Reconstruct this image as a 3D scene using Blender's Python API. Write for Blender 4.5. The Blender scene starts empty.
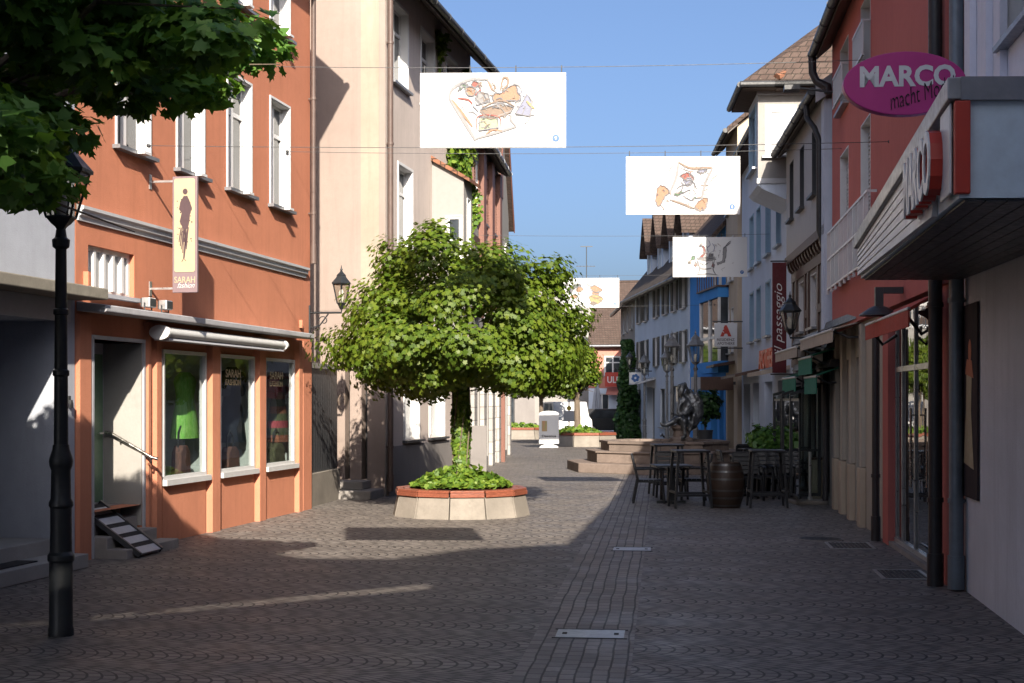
import bpy, bmesh, math, random
import numpy as np
from mathutils import Matrix, Vector
R = math.radians
random.seed(7)
rng = np.random.default_rng(11)
scene = bpy.context.scene
COL = scene.collection
FPX = 1422.0      # focal length of the photograph in pixels (50 mm on 36 mm)
EYE, HOR = 2.0, 400.0

# ------------------------------------------------------------------ mesh builder
class MB:
    def __init__(s):
        s.v = []; s.f = []; s.M = None
    def add(s, vs, fs):
        b = len(s.v)
        if s.M is not None:
            vs = [tuple(s.M @ Vector(p)) for p in vs]
        s.v.extend([tuple(p) for p in vs])
        s.f.extend([tuple(i + b for i in f) for f in fs])
        return s
    def box(s, x0, x1, y0, y1, z0, z1):
        if x1 < x0: x0, x1 = x1, x0
        if y1 < y0: y0, y1 = y1, y0
        if z1 < z0: z0, z1 = z1, z0
        return s.add([(x0,y0,z0),(x1,y0,z0),(x1,y1,z0),(x0,y1,z0),(x0,y0,z1),(x1,y0,z1),(x1,y1,z1),(x0,y1,z1)],
              [(0,3,2,1),(4,5,6,7),(0,1,5,4),(1,2,6,5),(2,3,7,6),(3,0,4,7)])
    def prism(s, poly, axis, a, b):
        """poly: 2-D outline; axis 'x' -> (y,z), 'y' -> (x,z), 'z' -> (x,y)"""
        n = len(poly)
        def p3(p, t):
            return (t,p[0],p[1]) if axis == 'x' else ((p[0],t,p[1]) if axis == 'y' else (p[0],p[1],t))
        vs = [p3(p, a) for p in poly] + [p3(p, b) for p in poly]
        fs = [tuple(range(n))[::-1], tuple(range(n, 2*n))]
        for i in range(n):
            j = (i+1) % n
            fs.append((i, j, n+j, n+i))
        return s.add(vs, fs)
    def cone(s, p0, p1, r0, r1, n=12, caps=True):
        p0 = Vector(p0); p1 = Vector(p1); d = p1 - p0
        if d.length < 1e-6: return s
        d.normalize()
        a = Vector((0,0,1)) if abs(d.z) < .95 else Vector((1,0,0))
        u = d.cross(a).normalized(); w = d.cross(u)
        vs = []
        for p, r in ((p0, r0), (p1, r1)):
            for i in range(n):
                t = 2*math.pi*(i+.5)/n
                vs.append(p + (u*math.cos(t) + w*math.sin(t))*r)
        fs = [(i, (i+1) % n, n+(i+1) % n, n+i) for i in range(n)]
        if caps: fs += [tuple(range(n))[::-1], tuple(range(n, 2*n))]
        return s.add(vs, fs)
    def tube(s, pts, r, n=8, r1=None):
        pts = [Vector(p) for p in pts]; m = len(pts)
        vs = []; prev = None
        for k, p in enumerate(pts):
            d = (pts[min(k+1, m-1)] - pts[max(k-1, 0)]).normalized()
            if prev is None:
                a = Vector((0,0,1)) if abs(d.z) < .9 else Vector((1,0,0))
                u = d.cross(a).normalized()
            else:
                u = (prev - d*prev.dot(d)).normalized()
            prev = u; w = d.cross(u)
            rr = r if r1 is None else r + (r1-r)*k/(m-1)
            for i in range(n):
                t = 2*math.pi*(i+.5)/n
                vs.append(p + (u*math.cos(t) + w*math.sin(t))*rr)
        fs = []
        for k in range(m-1):
            for i in range(n):
                j = (i+1) % n
                fs.append((k*n+i, k*n+j, (k+1)*n+j, (k+1)*n+i))
        fs += [tuple(range(n))[::-1], tuple(range((m-1)*n, m*n))]
        return s.add(vs, fs)
    def lathe(s, prof, c=(0,0), n=20, ph=0.0):
        """prof: (radius, z) from bottom to top, closed with caps"""
        vs = []
        for r, z in prof:
            for i in range(n):
                t = 2*math.pi*i/n + ph
                vs.append((c[0]+r*math.cos(t), c[1]+r*math.sin(t), z))
        fs = []
        for k in range(len(prof)-1):
            for i in range(n):
                j = (i+1) % n
                fs.append((k*n+i, k*n+j, (k+1)*n+j, (k+1)*n+i))
        m = len(prof)
        fs += [tuple(range(n))[::-1], tuple(range((m-1)*n, m*n))]
        return s.add(vs, fs)
    def ball(s, c, r, n=12, m=8):
        if not hasattr(r, '__len__'): r = (r, r, r)
        vs = [(c[0], c[1], c[2]-r[2])]
        for k in range(1, m):
            a = -math.pi/2 + math.pi*k/m
            for i in range(n):
                t = 2*math.pi*i/n
                vs.append((c[0]+r[0]*math.cos(a)*math.cos(t), c[1]+r[1]*math.cos(a)*math.sin(t), c[2]+r[2]*math.sin(a)))
        vs.append((c[0], c[1], c[2]+r[2]))
        fs = [(0, 1+(i+1) % n, 1+i) for i in range(n)]
        for k in range(m-2):
            for i in range(n):
                j = (i+1) % n
                fs.append((1+k*n+i, 1+k*n+j, 1+(k+1)*n+j, 1+(k+1)*n+i))
        t = len(vs)-1; b = 1+(m-2)*n
        fs += [(b+i, b+(i+1) % n, t) for i in range(n)]
        return s.add(vs, fs)
    def ribbon(s, pts, w, y=0.0, th=.003):
        """flat painted stroke in the x-z plane facing -y"""
        P = [Vector((p[0], p[1])) for p in pts]
        vs = []; m = len(P)
        for k in range(m):
            d = (P[min(k+1, m-1)] - P[max(k-1, 0)])
            d = d.normalized() if d.length > 1e-9 else Vector((1,0))
            nn = Vector((-d.y, d.x))
            ww = w*(.45+.55*math.sin(math.pi*(k+.5)/m))
            a = P[k]+nn*ww/2; b = P[k]-nn*ww/2
            vs += [(a.x, y, a.y), (b.x, y, b.y), (a.x, y-th, a.y), (b.x, y-th, b.y)]
        fs = []
        for k in range(m-1):
            a = 4*k; b = a+4
            fs += [(a+2, a+3, b+3, b+2), (a, a+2, b+2, b), (a+1, b+1, b+3, a+3)]
        return s.add(vs, fs)
    def panel(s, x0, x1, z0, z1, ops=(), y=0.0):
        """wall sheet in the x-z plane facing -y, with openings (a, b, c, d, depth of reveal)"""
        xs = sorted({x0, x1, *[q for o in ops for q in o[:2] if x0 < q < x1]})
        zs = sorted({z0, z1, *[q for o in ops for q in o[2:4] if z0 < q < z1]})
        nx, nz = len(xs), len(zs)
        vs = [(x, y, z) for z in zs for x in xs]
        fs = []
        for k in range(nz-1):
            for i in range(nx-1):
                cx = (xs[i]+xs[i+1])/2; cz = (zs[k]+zs[k+1])/2
                if any(o[0] < cx < o[1] and o[2] < cz < o[3] for o in ops): continue
                a = k*nx+i
                fs.append((a, a+1, a+nx+1, a+nx))
        s.add(vs, fs)
        for o in ops:
            a, b, c, d, dep = o[:5]
            if dep <= 0: continue
            e = y+dep
            s.add([(a,y,c),(a,e,c),(a,e,d),(a,y,d)], [(0,1,2,3)])
            s.add([(b,y,c),(b,e,c),(b,e,d),(b,y,d)], [(3,2,1,0)])
            s.add([(a,y,d),(b,y,d),(b,e,d),(a,e,d)], [(0,3,2,1)])
            s.add([(a,y,c),(b,y,c),(b,e,c),(a,e,c)], [(0,1,2,3)])
        return s
    def mesh(s, name, smooth=False, ang=40):
        me = bpy.data.meshes.new(name)
        me.from_pydata(s.v, [], s.f)
        if smooth:
            me.polygons.foreach_set('use_smooth', [True]*len(me.polygons))
            me.set_sharp_from_angle(angle=R(ang))
        me.update()
        return me

# ------------------------------------------------------------------ frames: one per facade plane
class Frame:
    """local x runs along the facade to the right as seen from the street, -y points to the street"""
    def __init__(s, a, b):
        s.O = Vector(a); d = Vector(b)-Vector(a); s.L = d.length; s.d = d.normalized()
        s.n = Vector((s.d.y, -s.d.x))
        s.rot = math.atan2(s.d.y, s.d.x)
        s.M = Matrix.Translation((s.O.x, s.O.y, 0)) @ Matrix.Rotation(s.rot, 4, 'Z')
    def s(s, px, out=0.0):
        k = (px-512)/FPX; o = s.O + s.n*out
        return (k*o.y - o.x)/(s.d.x - k*s.d.y)
    def z(s, px, py, out=0.0):
        o = s.O + s.n*out
        return EYE + (HOR-py)*(o.y + s.s(px, out)*s.d.y)/FPX
    def pt(s, x, y, z=0):
        return s.M @ Vector((x, y, z))
def at(px, Y): return (px-512)*Y/FPX
def zz(py, Y): return EYE + (HOR-py)*Y/FPX

# ------------------------------------------------------------------ objects
WM = {}
def thing(name, label, cat, loc=(0,0,0), rotz=0.0, group=None, frame=None):
    o = bpy.data.objects.new(name, None); COL.objects.link(o)
    o.empty_display_size = .3
    M = frame.M.copy() if frame else Matrix.Translation(loc) @ Matrix.Rotation(rotz, 4, 'Z')
    o.matrix_basis = M; WM[o.name] = M
    o['label'] = label; o['category'] = cat
    if group: o['group'] = group
    return o
def part(name, mb, mat, parent, frame=None, smooth=False, bevel=0.0, off=None, label=None, ang=40):
    me = mb if isinstance(mb, bpy.types.Mesh) else mb.mesh(name, smooth, ang)
    if mat is not None and not me.materials: me.materials.append(mat)
    o = bpy.data.objects.new(name, me); COL.objects.link(o)
    o.parent = parent
    L = Matrix.Identity(4)
    if frame is not None: L = WM[parent.name].inverted() @ frame.M
    if off is not None: L = L @ (off if isinstance(off, Matrix) else Matrix.Translation(off))
    o.matrix_basis = L
    WM[o.name] = (WM[parent.name] @ L) if parent else L
    if bevel:
        m = o.modifiers.new('bevel', 'BEVEL'); m.width = bevel; m.segments = 2; m.limit_method = 'ANGLE'; m.angle_limit = R(50)
    if label: o['label'] = label
    return o
def solo(name, mb, mat, label, cat, loc=(0,0,0), rotz=0.0, group=None, smooth=False, bevel=0.0, kind=None, M=None):
    me = mb.mesh(name, smooth)
    me.materials.append(mat)
    o = bpy.data.objects.new(name, me); COL.objects.link(o)
    o.matrix_basis = M if M is not None else Matrix.Translation(loc) @ Matrix.Rotation(rotz, 4, 'Z')
    WM[o.name] = o.matrix_basis.copy()
    if label: o['label'] = label
    if cat: o['category'] = cat
    if group: o['group'] = group
    if kind: o['kind'] = kind
    if bevel:
        m = o.modifiers.new('bevel', 'BEVEL'); m.width = bevel; m.segments = 2; m.limit_method = 'ANGLE'; m.angle_limit = R(50)
    return o
def dup(root, loc, rotz, label, group=None):
    kids = {}
    for o in COL.objects:
        if o.parent: kids.setdefault(o.parent.name, []).append(o)
    r = root.copy(); COL.objects.link(r)
    r.matrix_basis = Matrix.Translation(loc) @ Matrix.Rotation(rotz, 4, 'Z'); WM[r.name] = r.matrix_basis.copy()
    r['label'] = label
    if group: r['group'] = group
    def rec(a, b):
        for ch in kids.get(a.name, []):
            c = ch.copy(); COL.objects.link(c); c.parent = b; rec(ch, c)
    rec(root, r)
    return r

# ------------------------------------------------------------------ materials
class NT:
    def __init__(s, name):
        s.m = bpy.data.materials.new(name); s.m.use_nodes = True
        s.t = s.m.node_tree; s.n = s.t.nodes; s.l = s.t.links
        s.n.clear()
        s.out = s.n.new('ShaderNodeOutputMaterial')
    def new(s, typ, **kw):
        n = s.n.new(typ)
        for k, v in kw.items(): setattr(n, k, v)
        return n
    def put(s, sock, val):
        if isinstance(val, bpy.types.NodeSocket): s.l.new(val, sock)
        else:
            if isinstance(val, (tuple, list)) and len(val) == 3 and sock.type == 'RGBA': val = (*val, 1)
            sock.default_value = val
    def math(s, op, a, b=None, c=None):
        n = s.new('ShaderNodeMath', operation=op)
        s.put(n.inputs[0], a)
        if b is not None: s.put(n.inputs[1], b)
        if c is not None: s.put(n.inputs[2], c)
        return n.outputs[0]
    def coord(s, scale=(1,1,1), rot=(0,0,0)):
        tc = s.new('ShaderNodeTexCoord'); mp = s.new('ShaderNodeMapping')
        s.l.new(tc.outputs['Object'], mp.inputs[0])
        mp.inputs['Scale'].default_value = scale; mp.inputs['Rotation'].default_value = rot
        return mp.outputs[0]
    def noise(s, vec, scale, detail=5, rough=.6):
        n = s.new('ShaderNodeTexNoise'); s.l.new(vec, n.inputs['Vector'])
        n.inputs['Scale'].default_value = scale; n.inputs['Detail'].default_value = detail; n.inputs['Roughness'].default_value = rough
        return n.outputs[0]
    def ramp(s, fac, stops):
        n = s.new('ShaderNodeValToRGB'); s.l.new(fac, n.inputs[0])
        e = n.color_ramp.elements
        while len(e) < len(stops): e.new(.5)
        for i, (p, c) in enumerate(stops):
            e[i].position = p
            if not hasattr(c, '__len__'): c = (c, c, c)
            e[i].color = (*c[:3], 1)
        return n.outputs[0]
    def mix(s, fac, a, b, typ='MIX'):
        n = s.new('ShaderNodeMix', data_type='RGBA', blend_type=typ)
        s.put(n.inputs[0], fac); s.put(n.inputs[6], a); s.put(n.inputs[7], b)
        return n.outputs[2]
    def bump(s, h, strength=.3, dist=.02):
        n = s.new('ShaderNodeBump'); s.l.new(h, n.inputs['Height'])
        n.inputs['Strength'].default_value = strength; n.inputs['Distance'].default_value = dist
        return n.outputs[0]
    def bsdf(s, col, rough=.8, metal=0.0, normal=None, spec=None, **kw):
        b = s.new('ShaderNodeBsdfPrincipled')
        s.put(b.inputs['Base Color'], col); s.put(b.inputs['Roughness'], rough); b.inputs['Metallic'].default_value = metal
        if spec is not None: b.inputs['Specular IOR Level'].default_value = spec
        if normal is not None: s.l.new(normal, b.inputs['Normal'])
        for k, v in kw.items(): s.put(b.inputs[k], v)
        return b.outputs[0]
    def done(s, sh):
        s.l.new(sh, s.out.inputs['Surface']); return s.m

def dim(c, f): return tuple(min(1, x*f) for x in c)
def plaster(name, c, var=.14, grain=55, bump=.25, streak=.12):
    t = NT(name); v = t.coord()
    n1 = t.noise(v, .55, 6, .65)
    col = t.mix(t.ramp(n1, [(.3, 0), (.7, 1)]), dim(c, 1-var), dim(c, 1+var*.6))
    n2 = t.noise(t.coord((3.2, 3.2, .22)), 1.6, 5, .7)          # rain streaks
    col = t.mix(t.ramp(n2, [(.5, 0), (.75, streak*2.2)]), col, dim(c, .62))
    n3 = t.noise(v, 9, 4, .6)
    col = t.mix(t.ramp(n3, [(.45, 0), (.8, .35)]), col, dim(c, .8))
    g = t.noise(v, grain, 3, .6)
    return t.done(t.bsdf(col, .92, normal=t.bump(g, bump, .015), spec=.2))
def paint(name, c, rough=.45, var=.12, metal=0.0, spec=.4, scale=6):
    t = NT(name); v = t.coord()
    n = t.noise(v, scale, 5, .65)
    col = t.mix(t.ramp(n, [(.3, 0), (.75, 1)]), dim(c, 1+var*.4), dim(c, 1-var))
    rr = t.ramp(t.noise(v, scale*3, 3), [(.3, max(.05, rough-.1)), (.7, min(1, rough+.12))])
    return t.done(t.bsdf(col, rr, metal, spec=spec, normal=t.bump(t.noise(v, 40, 2), .06, .01)))
def wood(name, c, c2, rough=.55, axis=0, scale=5):
    t = NT(name); sc = [9, 9, 9]; sc[axis] = .7
    v = t.coord(tuple(sc))
    n = t.noise(v, scale, 6, .7)
    col = t.ramp(n, [(.25, c2), (.55, c), (.8, dim(c, 1.25))])
    return t.done(t.bsdf(col, rough, normal=t.bump(n, .2, .01), spec=.35))
def stone(name, c, var=.3, scale=7, joint=None, rough=.85):
    t = NT(name); v = t.coord()
    n = t.noise(v, scale, 8, .7); n2 = t.noise(v, scale*.25, 4, .6)
    col = t.mix(t.ramp(n, [(.3, 0), (.7, 1)]), dim(c, 1-var), dim(c, 1+var*.5))
    col = t.mix(t.ramp(n2, [(.42, 0), (.75, .7)]), col, dim(c, .6))
    h = n
    if joint:
        tc = t.new('ShaderNodeTexCoord'); sp = t.new('ShaderNodeSeparateXYZ'); t.l.new(tc.outputs['Object'], sp.inputs[0])
        cb = t.new('ShaderNodeCombineXYZ')
        t.l.new(t.math('ADD', sp.outputs[0], sp.outputs[1]), cb.inputs[0]); t.l.new(sp.outputs[2], cb.inputs[1])
        b = t.new('ShaderNodeTexBrick'); t.l.new(cb.outputs[0], b.inputs['Vector'])
        b.inputs['Scale'].default_value = 1; b.inputs['Brick Width'].default_value = joint[0]; b.inputs['Row Height'].default_value = joint[1]
        b.inputs['Mortar Size'].default_value = .012; b.inputs['Color1'].default_value = (1,1,1,1); b.inputs['Color2'].default_value = (.78,.78,.78,1)
        b.inputs['Mortar'].default_value = (.4,.4,.4,1)
        col = t.mix(1.0, col, b.outputs['Color'], 'MULTIPLY')
        h = t.math('SUBTRACT', n, t.math('MULTIPLY', b.outputs['Fac'], 1.5))
    return t.done(t.bsdf(col, rough, normal=t.bump(h, .35, .02), spec=.25))
def tiles(name, c, c2):
    t = NT(name)
    tc = t.new('ShaderNodeTexCoord'); sp = t.new('ShaderNodeSeparateXYZ'); t.l.new(tc.outputs['Object'], sp.inputs[0])
    cb = t.new('ShaderNodeCombineXYZ')
    t.l.new(t.math('ADD', sp.outputs[0], t.math('MULTIPLY', sp.outputs[1], .9)), cb.inputs[0]); t.l.new(sp.outputs[2], cb.inputs[1])
    b = t.new('ShaderNodeTexBrick'); t.l.new(cb.outputs[0], b.inputs['Vector'])
    b.inputs['Scale'].default_value = 1; b.inputs['Brick Width'].default_value = .18; b.inputs['Row Height'].default_value = .15
    b.inputs['Mortar Size'].default_value = .012; b.inputs['Color1'].default_value = (*c, 1); b.inputs['Color2'].default_value = (*c2, 1)
    b.inputs['Mortar'].default_value = (.03,.025,.02,1); b.inputs['Mortar Smooth'].default_value = .4
    n = t.noise(t.coord(), 3.5, 6, .7)
    col = t.mix(t.ramp(n, [(.4, 0), (.75, .75)]), b.outputs['Color'], dim(c, .45))
    n2 = t.noise(t.coord(), 22, 3, .7)
    col = t.mix(t.ramp(n2, [(.66, 0), (.74, .5)]), col, (.3,.3,.2))
    saw = t.math('FRACT', t.math('DIVIDE', sp.outputs[2], .15))
    return t.done(t.bsdf(col, .85, normal=t.bump(t.math('SUBTRACT', saw, b.outputs['Fac']), .6, .04), spec=.25))
def pane_mat(name, c, rough=.04, var=.5):
    t = NT(name); v = t.coord()
    n = t.noise(v, 1.3, 3, .5)
    col = t.mix(t.ramp(n, [(.35, 0), (.65, 1)]), dim(c, 1-var), dim(c, 1+var))
    w = t.noise(v, 1.7, 2, .5)
    return t.done(t.bsdf(col, rough, spec=.6, normal=t.bump(w, .05, .05)))
def glass_mat(name, tint=(.9,.95,.95), refl=1.0):
    t = NT(name)
    tr = t.new('ShaderNodeBsdfTransparent'); tr.inputs[0].default_value = (*tint, 1)
    gl = t.new('ShaderNodeBsdfGlossy'); gl.inputs['Roughness'].default_value = .015
    w = t.noise(t.coord(), 1.4, 2, .5)
    t.l.new(t.bump(w, .04, .05), gl.inputs['Normal'])
    fr = t.new('ShaderNodeFresnel'); fr.inputs[0].default_value = 1.52
    mx = t.new('ShaderNodeMixShader'); geo = t.new('ShaderNodeNewGeometry')
    t.l.new(t.math('MULTIPLY', t.math('MULTIPLY', fr.outputs[0], refl), t.math('SUBTRACT', 1.0, geo.outputs['Backfacing'])), mx.inputs[0])
    t.l.new(tr.outputs[0], mx.inputs[1]); t.l.new(gl.outputs[0], mx.inputs[2])
    return t.done(mx.outputs[0])
def leaf_mat(name, a, b, c, trans=.35):
    t = NT(name)
    g = t.new('ShaderNodeNewGeometry')
    rnd = g.outputs['Random Per Island']
    n = t.noise(t.coord(), .9, 3, .6)
    f = t.math('ADD', t.math('MULTIPLY', rnd, .6), t.math('MULTIPLY', n, .5))
    col = t.ramp(f, [(.15, a), (.5, b), (.9, c)])
    d = t.bsdf(col, .5, spec=.35)
    tl = t.new('ShaderNodeBsdfTranslucent')
    t.l.new(t.mix(1.0, col, (1.5, 1.35, .5), 'MULTIPLY'), tl.inputs[0])
    mx = t.new('ShaderNodeMixShader'); mx.inputs[0].default_value = trans
    t.l.new(d, mx.inputs[1]); t.l.new(tl.outputs[0], mx.inputs[2])
    return t.done(mx.outputs[0])
def cobble_mat(name, W=.92, row=.115, stone_w=.125, scales=True, rot=R(8.5)):
    """small setts; with scales they lie in overlapping arcs, else in straight courses"""
    t = NT(name)
    v0 = t.coord(rot=(0,0,rot))
    wob = t.new('ShaderNodeTexNoise'); t.l.new(v0, wob.inputs['Vector']); wob.inputs['Scale'].default_value = 1.3; wob.inputs['Detail'].default_value = 4
    va = t.new('ShaderNodeVectorMath', operation='SCALE'); t.l.new(wob.outputs['Color'], va.inputs[0]); va.inputs['Scale'].default_value = .09 if scales else .05
    vb = t.new('ShaderNodeVectorMath', operation='ADD'); t.l.new(v0, vb.inputs[0]); t.l.new(va.outputs[0], vb.inputs[1])
    sp = t.new('ShaderNodeSeparateXYZ'); t.l.new(vb.outputs[0], sp.inputs[0])
    u, v = sp.outputs[0], sp.outputs[1]
    if scales:          # bands across the street; in each band the rows of setts bow out like arches
        a = t.math('SUBTRACT', t.math('FRACT', t.math('DIVIDE', v, W)), .5)
        uu = t.math('ADD', u, t.math('MULTIPLY', t.math('MULTIPLY', a, a), 1.75))
    else: uu = u
    cb = t.new('ShaderNodeCombineXYZ'); t.l.new(v, cb.inputs[0]); t.l.new(uu, cb.inputs[1])
    dark = None
    b = t.new('ShaderNodeTexBrick'); t.l.new(cb.outputs[0], b.inputs['Vector'])
    b.inputs['Scale'].default_value = 1; b.inputs['Brick Width'].default_value = stone_w; b.inputs['Row Height'].default_value = row
    b.inputs['Mortar Size'].default_value = .0135 if scales else .010; b.inputs['Mortar Smooth'].default_value = .4; b.inputs['Bias'].default_value = 0
    b.inputs['Color1'].default_value = (.262,.232,.205,1); b.inputs['Color2'].default_value = (.155,.138,.126,1)
    b.inputs['Mortar'].default_value = (.022,.02,.02,1) if scales else (.02,.018,.018,1)
    col = b.outputs['Color']
    if dark is not None: col = t.mix(t.math('MULTIPLY', dark, .9), col, (.017,.016,.016))
    big = t.noise(v0, .21, 6, .65)
    col = t.mix(t.ramp(big, [(.38, 0), (.66, .8)]), col, t.mix(1.0, col, (.62,.61,.62), 'MULTIPLY'))
    pat = t.noise(v0, 1.5, 6, .7)
    col = t.mix(t.ramp(pat, [(.52, 0), (.78, .5)]), col, (.25,.22,.20))
    blot = t.noise(v0, 5.5, 3, .6)
    col = t.mix(t.ramp(blot, [(.63, 0), (.72, .45)]), col, (.045,.04,.039))
    vo = t.new('ShaderNodeTexVoronoi'); t.l.new(v0, vo.inputs['Vector']); vo.inputs['Scale'].default_value = 2.3     # trodden gum and pale spots
    col = t.mix(t.ramp(vo.outputs['Distance'], [(.035, .55), (.06, 0)]), col, (.29,.275,.265))
    fine = t.noise(v0, 70, 3, .6)
    col = t.mix(t.ramp(fine, [(.4, 0), (.75, .3)]), col, (.05,.045,.042))
    jt = b.outputs['Fac'] if dark is None else t.math('MAXIMUM', b.outputs['Fac'], dark)
    h = t.math('ADD', t.math('SUBTRACT', 1.0, jt), t.math('MULTIPLY', fine, .18))
    rr = t.ramp(pat, [(.3, .45), (.7, .75)])
    return t.done(t.bsdf(col, rr, normal=t.bump(h, .5, .016), spec=.4))

M = {}
M['orange'] = plaster('orange_plaster', (.47,.185,.108), .14, bump=.4, streak=.18)
M['orange_base'] = plaster('orange_base_plaster', (.49,.20,.12), .14, bump=.4, streak=.16)
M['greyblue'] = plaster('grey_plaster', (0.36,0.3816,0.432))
M['pink'] = plaster('pink_plaster', (.50,.43,.39), .14, streak=.24)  # front wall tone, lightened because the sun only rakes it
M['pinkside'] = plaster('sunward_pink_plaster', (.275,.22,.193), .12, streak=.16)  # same pink render, darkened for the end wall the sun strikes fully
M['pinkbase'] = plaster('grey_base_plaster', (0.216,0.2,0.192), .15)
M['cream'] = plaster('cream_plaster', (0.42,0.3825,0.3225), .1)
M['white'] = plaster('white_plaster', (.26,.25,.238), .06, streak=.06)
M['palewall'] = plaster('pale_blue_plaster', (.55,.62,.73), .1)
M['paleblue2'] = plaster('light_grey_plaster', (.52,.57,.64), .12)
M['blue'] = plaster('bright_blue_plaster', (.06,.25,.60), .15)
M['bareplaster'] = plaster('bare_yellowish_plaster', (.30,.255,.205), .2, streak=.2)
M['beige'] = plaster('beige_plaster', (.46,.38,.29), .12)
M['red'] = plaster('red_plaster', (.48,.15,.13), .1)
M['marco'] = plaster('mauve_grey_plaster', (.60,.61,.645), .18, bump=.4, streak=.2)
M['marcoup'] = plaster('lilac_grey_plaster', (.74,.75,.83), .08)
M['greywood'] = wood('grey_weathered_wood', (.34,.32,.31), (.21,.20,.19), axis=2)
M['salmon'] = plaster('salmon_plaster', (0.462,0.196,0.154), .1)
M['concrete'] = stone('pale_concrete', (.235,.21,.18), .25, 6)
M['granite'] = stone('sandstone_blocks', (0.225,0.1762,0.15), .3, 9, joint=(.62,5))
M['marble'] = stone('grey_marble', (0.3264,0.3128,0.2924), .18, 4)
M['ashlar'] = stone('grey_ashlar', (.44,.42,.40), .2, 6, joint=(.7,.36))
M['step'] = stone('grey_stone_step', (.27,.25,.235), .2, 8)
M['ledge'] = stone('weathered_grey_ledge', (0.408,0.408,0.4284), .25, 5)
M['moss'] = stone('mossy_concrete', (.25,.23,.19), .35, 5)
M['tile'] = tiles('brown_roof_tiles', (.088,.062,.052), (0.072,0.048,0.04))
M['tile2'] = tiles('red_roof_tiles', (.27,.12,.07), (.16,.08,.055))
M['tiledark'] = tiles('dark_roof_tiles', (.10,.075,.06), (.06,.05,.045))
M['eave'] = wood('dark_eave_boards', (.085,.07,.06), (.045,.04,.035), axis=0)
M['whiteeave'] = paint('white_eave_paint', (.40,.41,.43), .6)
M['timber'] = wood('dark_brown_timber', (.085,.045,.032), (.045,.025,.02), axis=2)
M['brownboard'] = wood('red_brown_boards', (.16,.07,.05), (.10,.045,.035), axis=2)
M['zinc'] = paint('dull_zinc', (.25,.26,.28), .4, .2, .6)
M['pipe'] = paint('brown_pipe', (.10,.07,.06), .5, .2)
M['canopyblue'] = paint('pale_blue_sheet_metal', (.55,.66,.74), .5, .15)
M['lampgrey'] = paint('grey_cast_iron', (.17,.17,.17), .4, .3, .2)
M['pipedark'] = paint('dark_pipe', (.03,.028,.03), .45, .2)
M['pipegrey'] = paint('blue_grey_pipe', (.16,.19,.22), .42, .2, .3)
M['whitepaint'] = paint('white_paint', (.58,.58,.58), .4, .06)
M['greypaint'] = paint('grey_paint', (0.368,0.376,0.408), .5, .12)
M['black'] = paint('black_iron', (.018,.021,.024), .42, .3)
M['darkgrey'] = paint('anthracite_metal', (.04,.042,.046), .45, .2)
M['alu'] = paint('brushed_aluminium', (.55,.55,.55), .35, .12, .8)
M['steel'] = paint('stainless_steel', (.55,.53,.5), .25, .15, 1.0)
M['greendoor'] = paint('green_door_paint', (.10,.17,.11), .5)
M['pane'] = pane_mat('dark_window_glass', (.035,.042,.05))
M['pane2'] = pane_mat('curtained_window_glass', (.34,.34,.34), .08, .25)
M['glass'] = glass_mat('shop_glass', (.86,.91,.90), 1.9)
M['doorglass'] = pane_mat('dark_shop_glass', (.02,.02,.022), .015, .3)
M['lampglass'] = glass_mat('lantern_glass', (.75,.74,.70), 1.6)
M['bulb'] = paint('frosted_bulb', (.75,.73,.68), .3, .05)
M['dark'] = paint('dark_interior', (.02,.02,.022), .9, .2)
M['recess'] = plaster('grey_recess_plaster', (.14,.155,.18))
M['nichewall'] = paint('pale_display_wall', (.75,.75,.72), .8, .06)
M['awning'] = paint('awning_aluminium', (.5,.5,.5), .4, .1)
M['cloth_red'] = paint('red_awning_cloth', (.42,.065,.04), .85, .2)
M['cloth_green'] = paint('green_awning_cloth', (.02,.17,.11), .85, .2)
M['cloth_beige'] = paint('beige_awning_cloth', (.42,.36,.30), .85, .2)
M['redwood'] = wood('oiled_red_wood', (.22,.07,.04), (0.0952,0.0272,0.017), .4, axis=0)
M['bark'] = wood('tree_bark', (.13,.10,.075), (.06,.05,.04), .9, axis=2, scale=3)
M['soil'] = stone('dark_soil', (.06,.045,.035), .4, 20)
M['leaf'] = leaf_mat('maple_leaves', (.040,.082,.008), (.085,.138,.011), (.135,.175,.018), .36)
M['leafshade'] = leaf_mat('shaded_maple_leaves', (.05,.13,.03), (.09,.205,.04), (.16,.29,.05), .45)  # maple leaf copy made paler to offset the shade this crown hangs in
M['ivy'] = leaf_mat('ivy_leaves', (0.036,0.0864,0.0108), (0.0864,0.1584,0.018), (0.1728,0.2376,0.0288), .25)
M['bushleaf'] = leaf_mat('bush_leaves', (.03,.09,.02), (.07,.17,.03), (.12,.24,.04), .2)
M['hedge'] = leaf_mat('hedge_leaves', (.01,.035,.01), (.02,.055,.012), (.035,.085,.016), .15)
M['yellowflower'] = paint('yellow_petals', (.6,.42,.06), .7)
M['banner'] = paint('white_banner_sheet', (.52,.52,.52), .5, .03)
M['signcream'] = paint('cream_sign_sheet', (0.3808,0.3094,0.1972), .5, .08)
M['signmauve'] = paint('mauve_sign_sheet', (0.1768,0.1258,0.136), .5, .06)
M['ink'] = paint('dark_plum_ink', (.06,.035,.04), .6)
M['magenta'] = paint('magenta_sign_paint', (.42,.03,.19), .4, .06)
M['signred'] = paint('red_sign_paint', (.42,.04,.025), .4, .1)
M['letterorange'] = paint('orange_red_letters', (.55,.10,.05), .4, .1)
M['shutterblue'] = paint('pale_blue_window_paint', (.25,.38,.50), .5)
M['bluepaint'] = paint('blue_sign_paint', (.03,.10,.28), .45)
M['maroon'] = paint('maroon_banner_cloth', (.085,.008,.013), .7, .15)
M['bronze'] = paint('dark_bronze', (0.13,0.1365,0.143), .42, .45, .7, scale=9)
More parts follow.
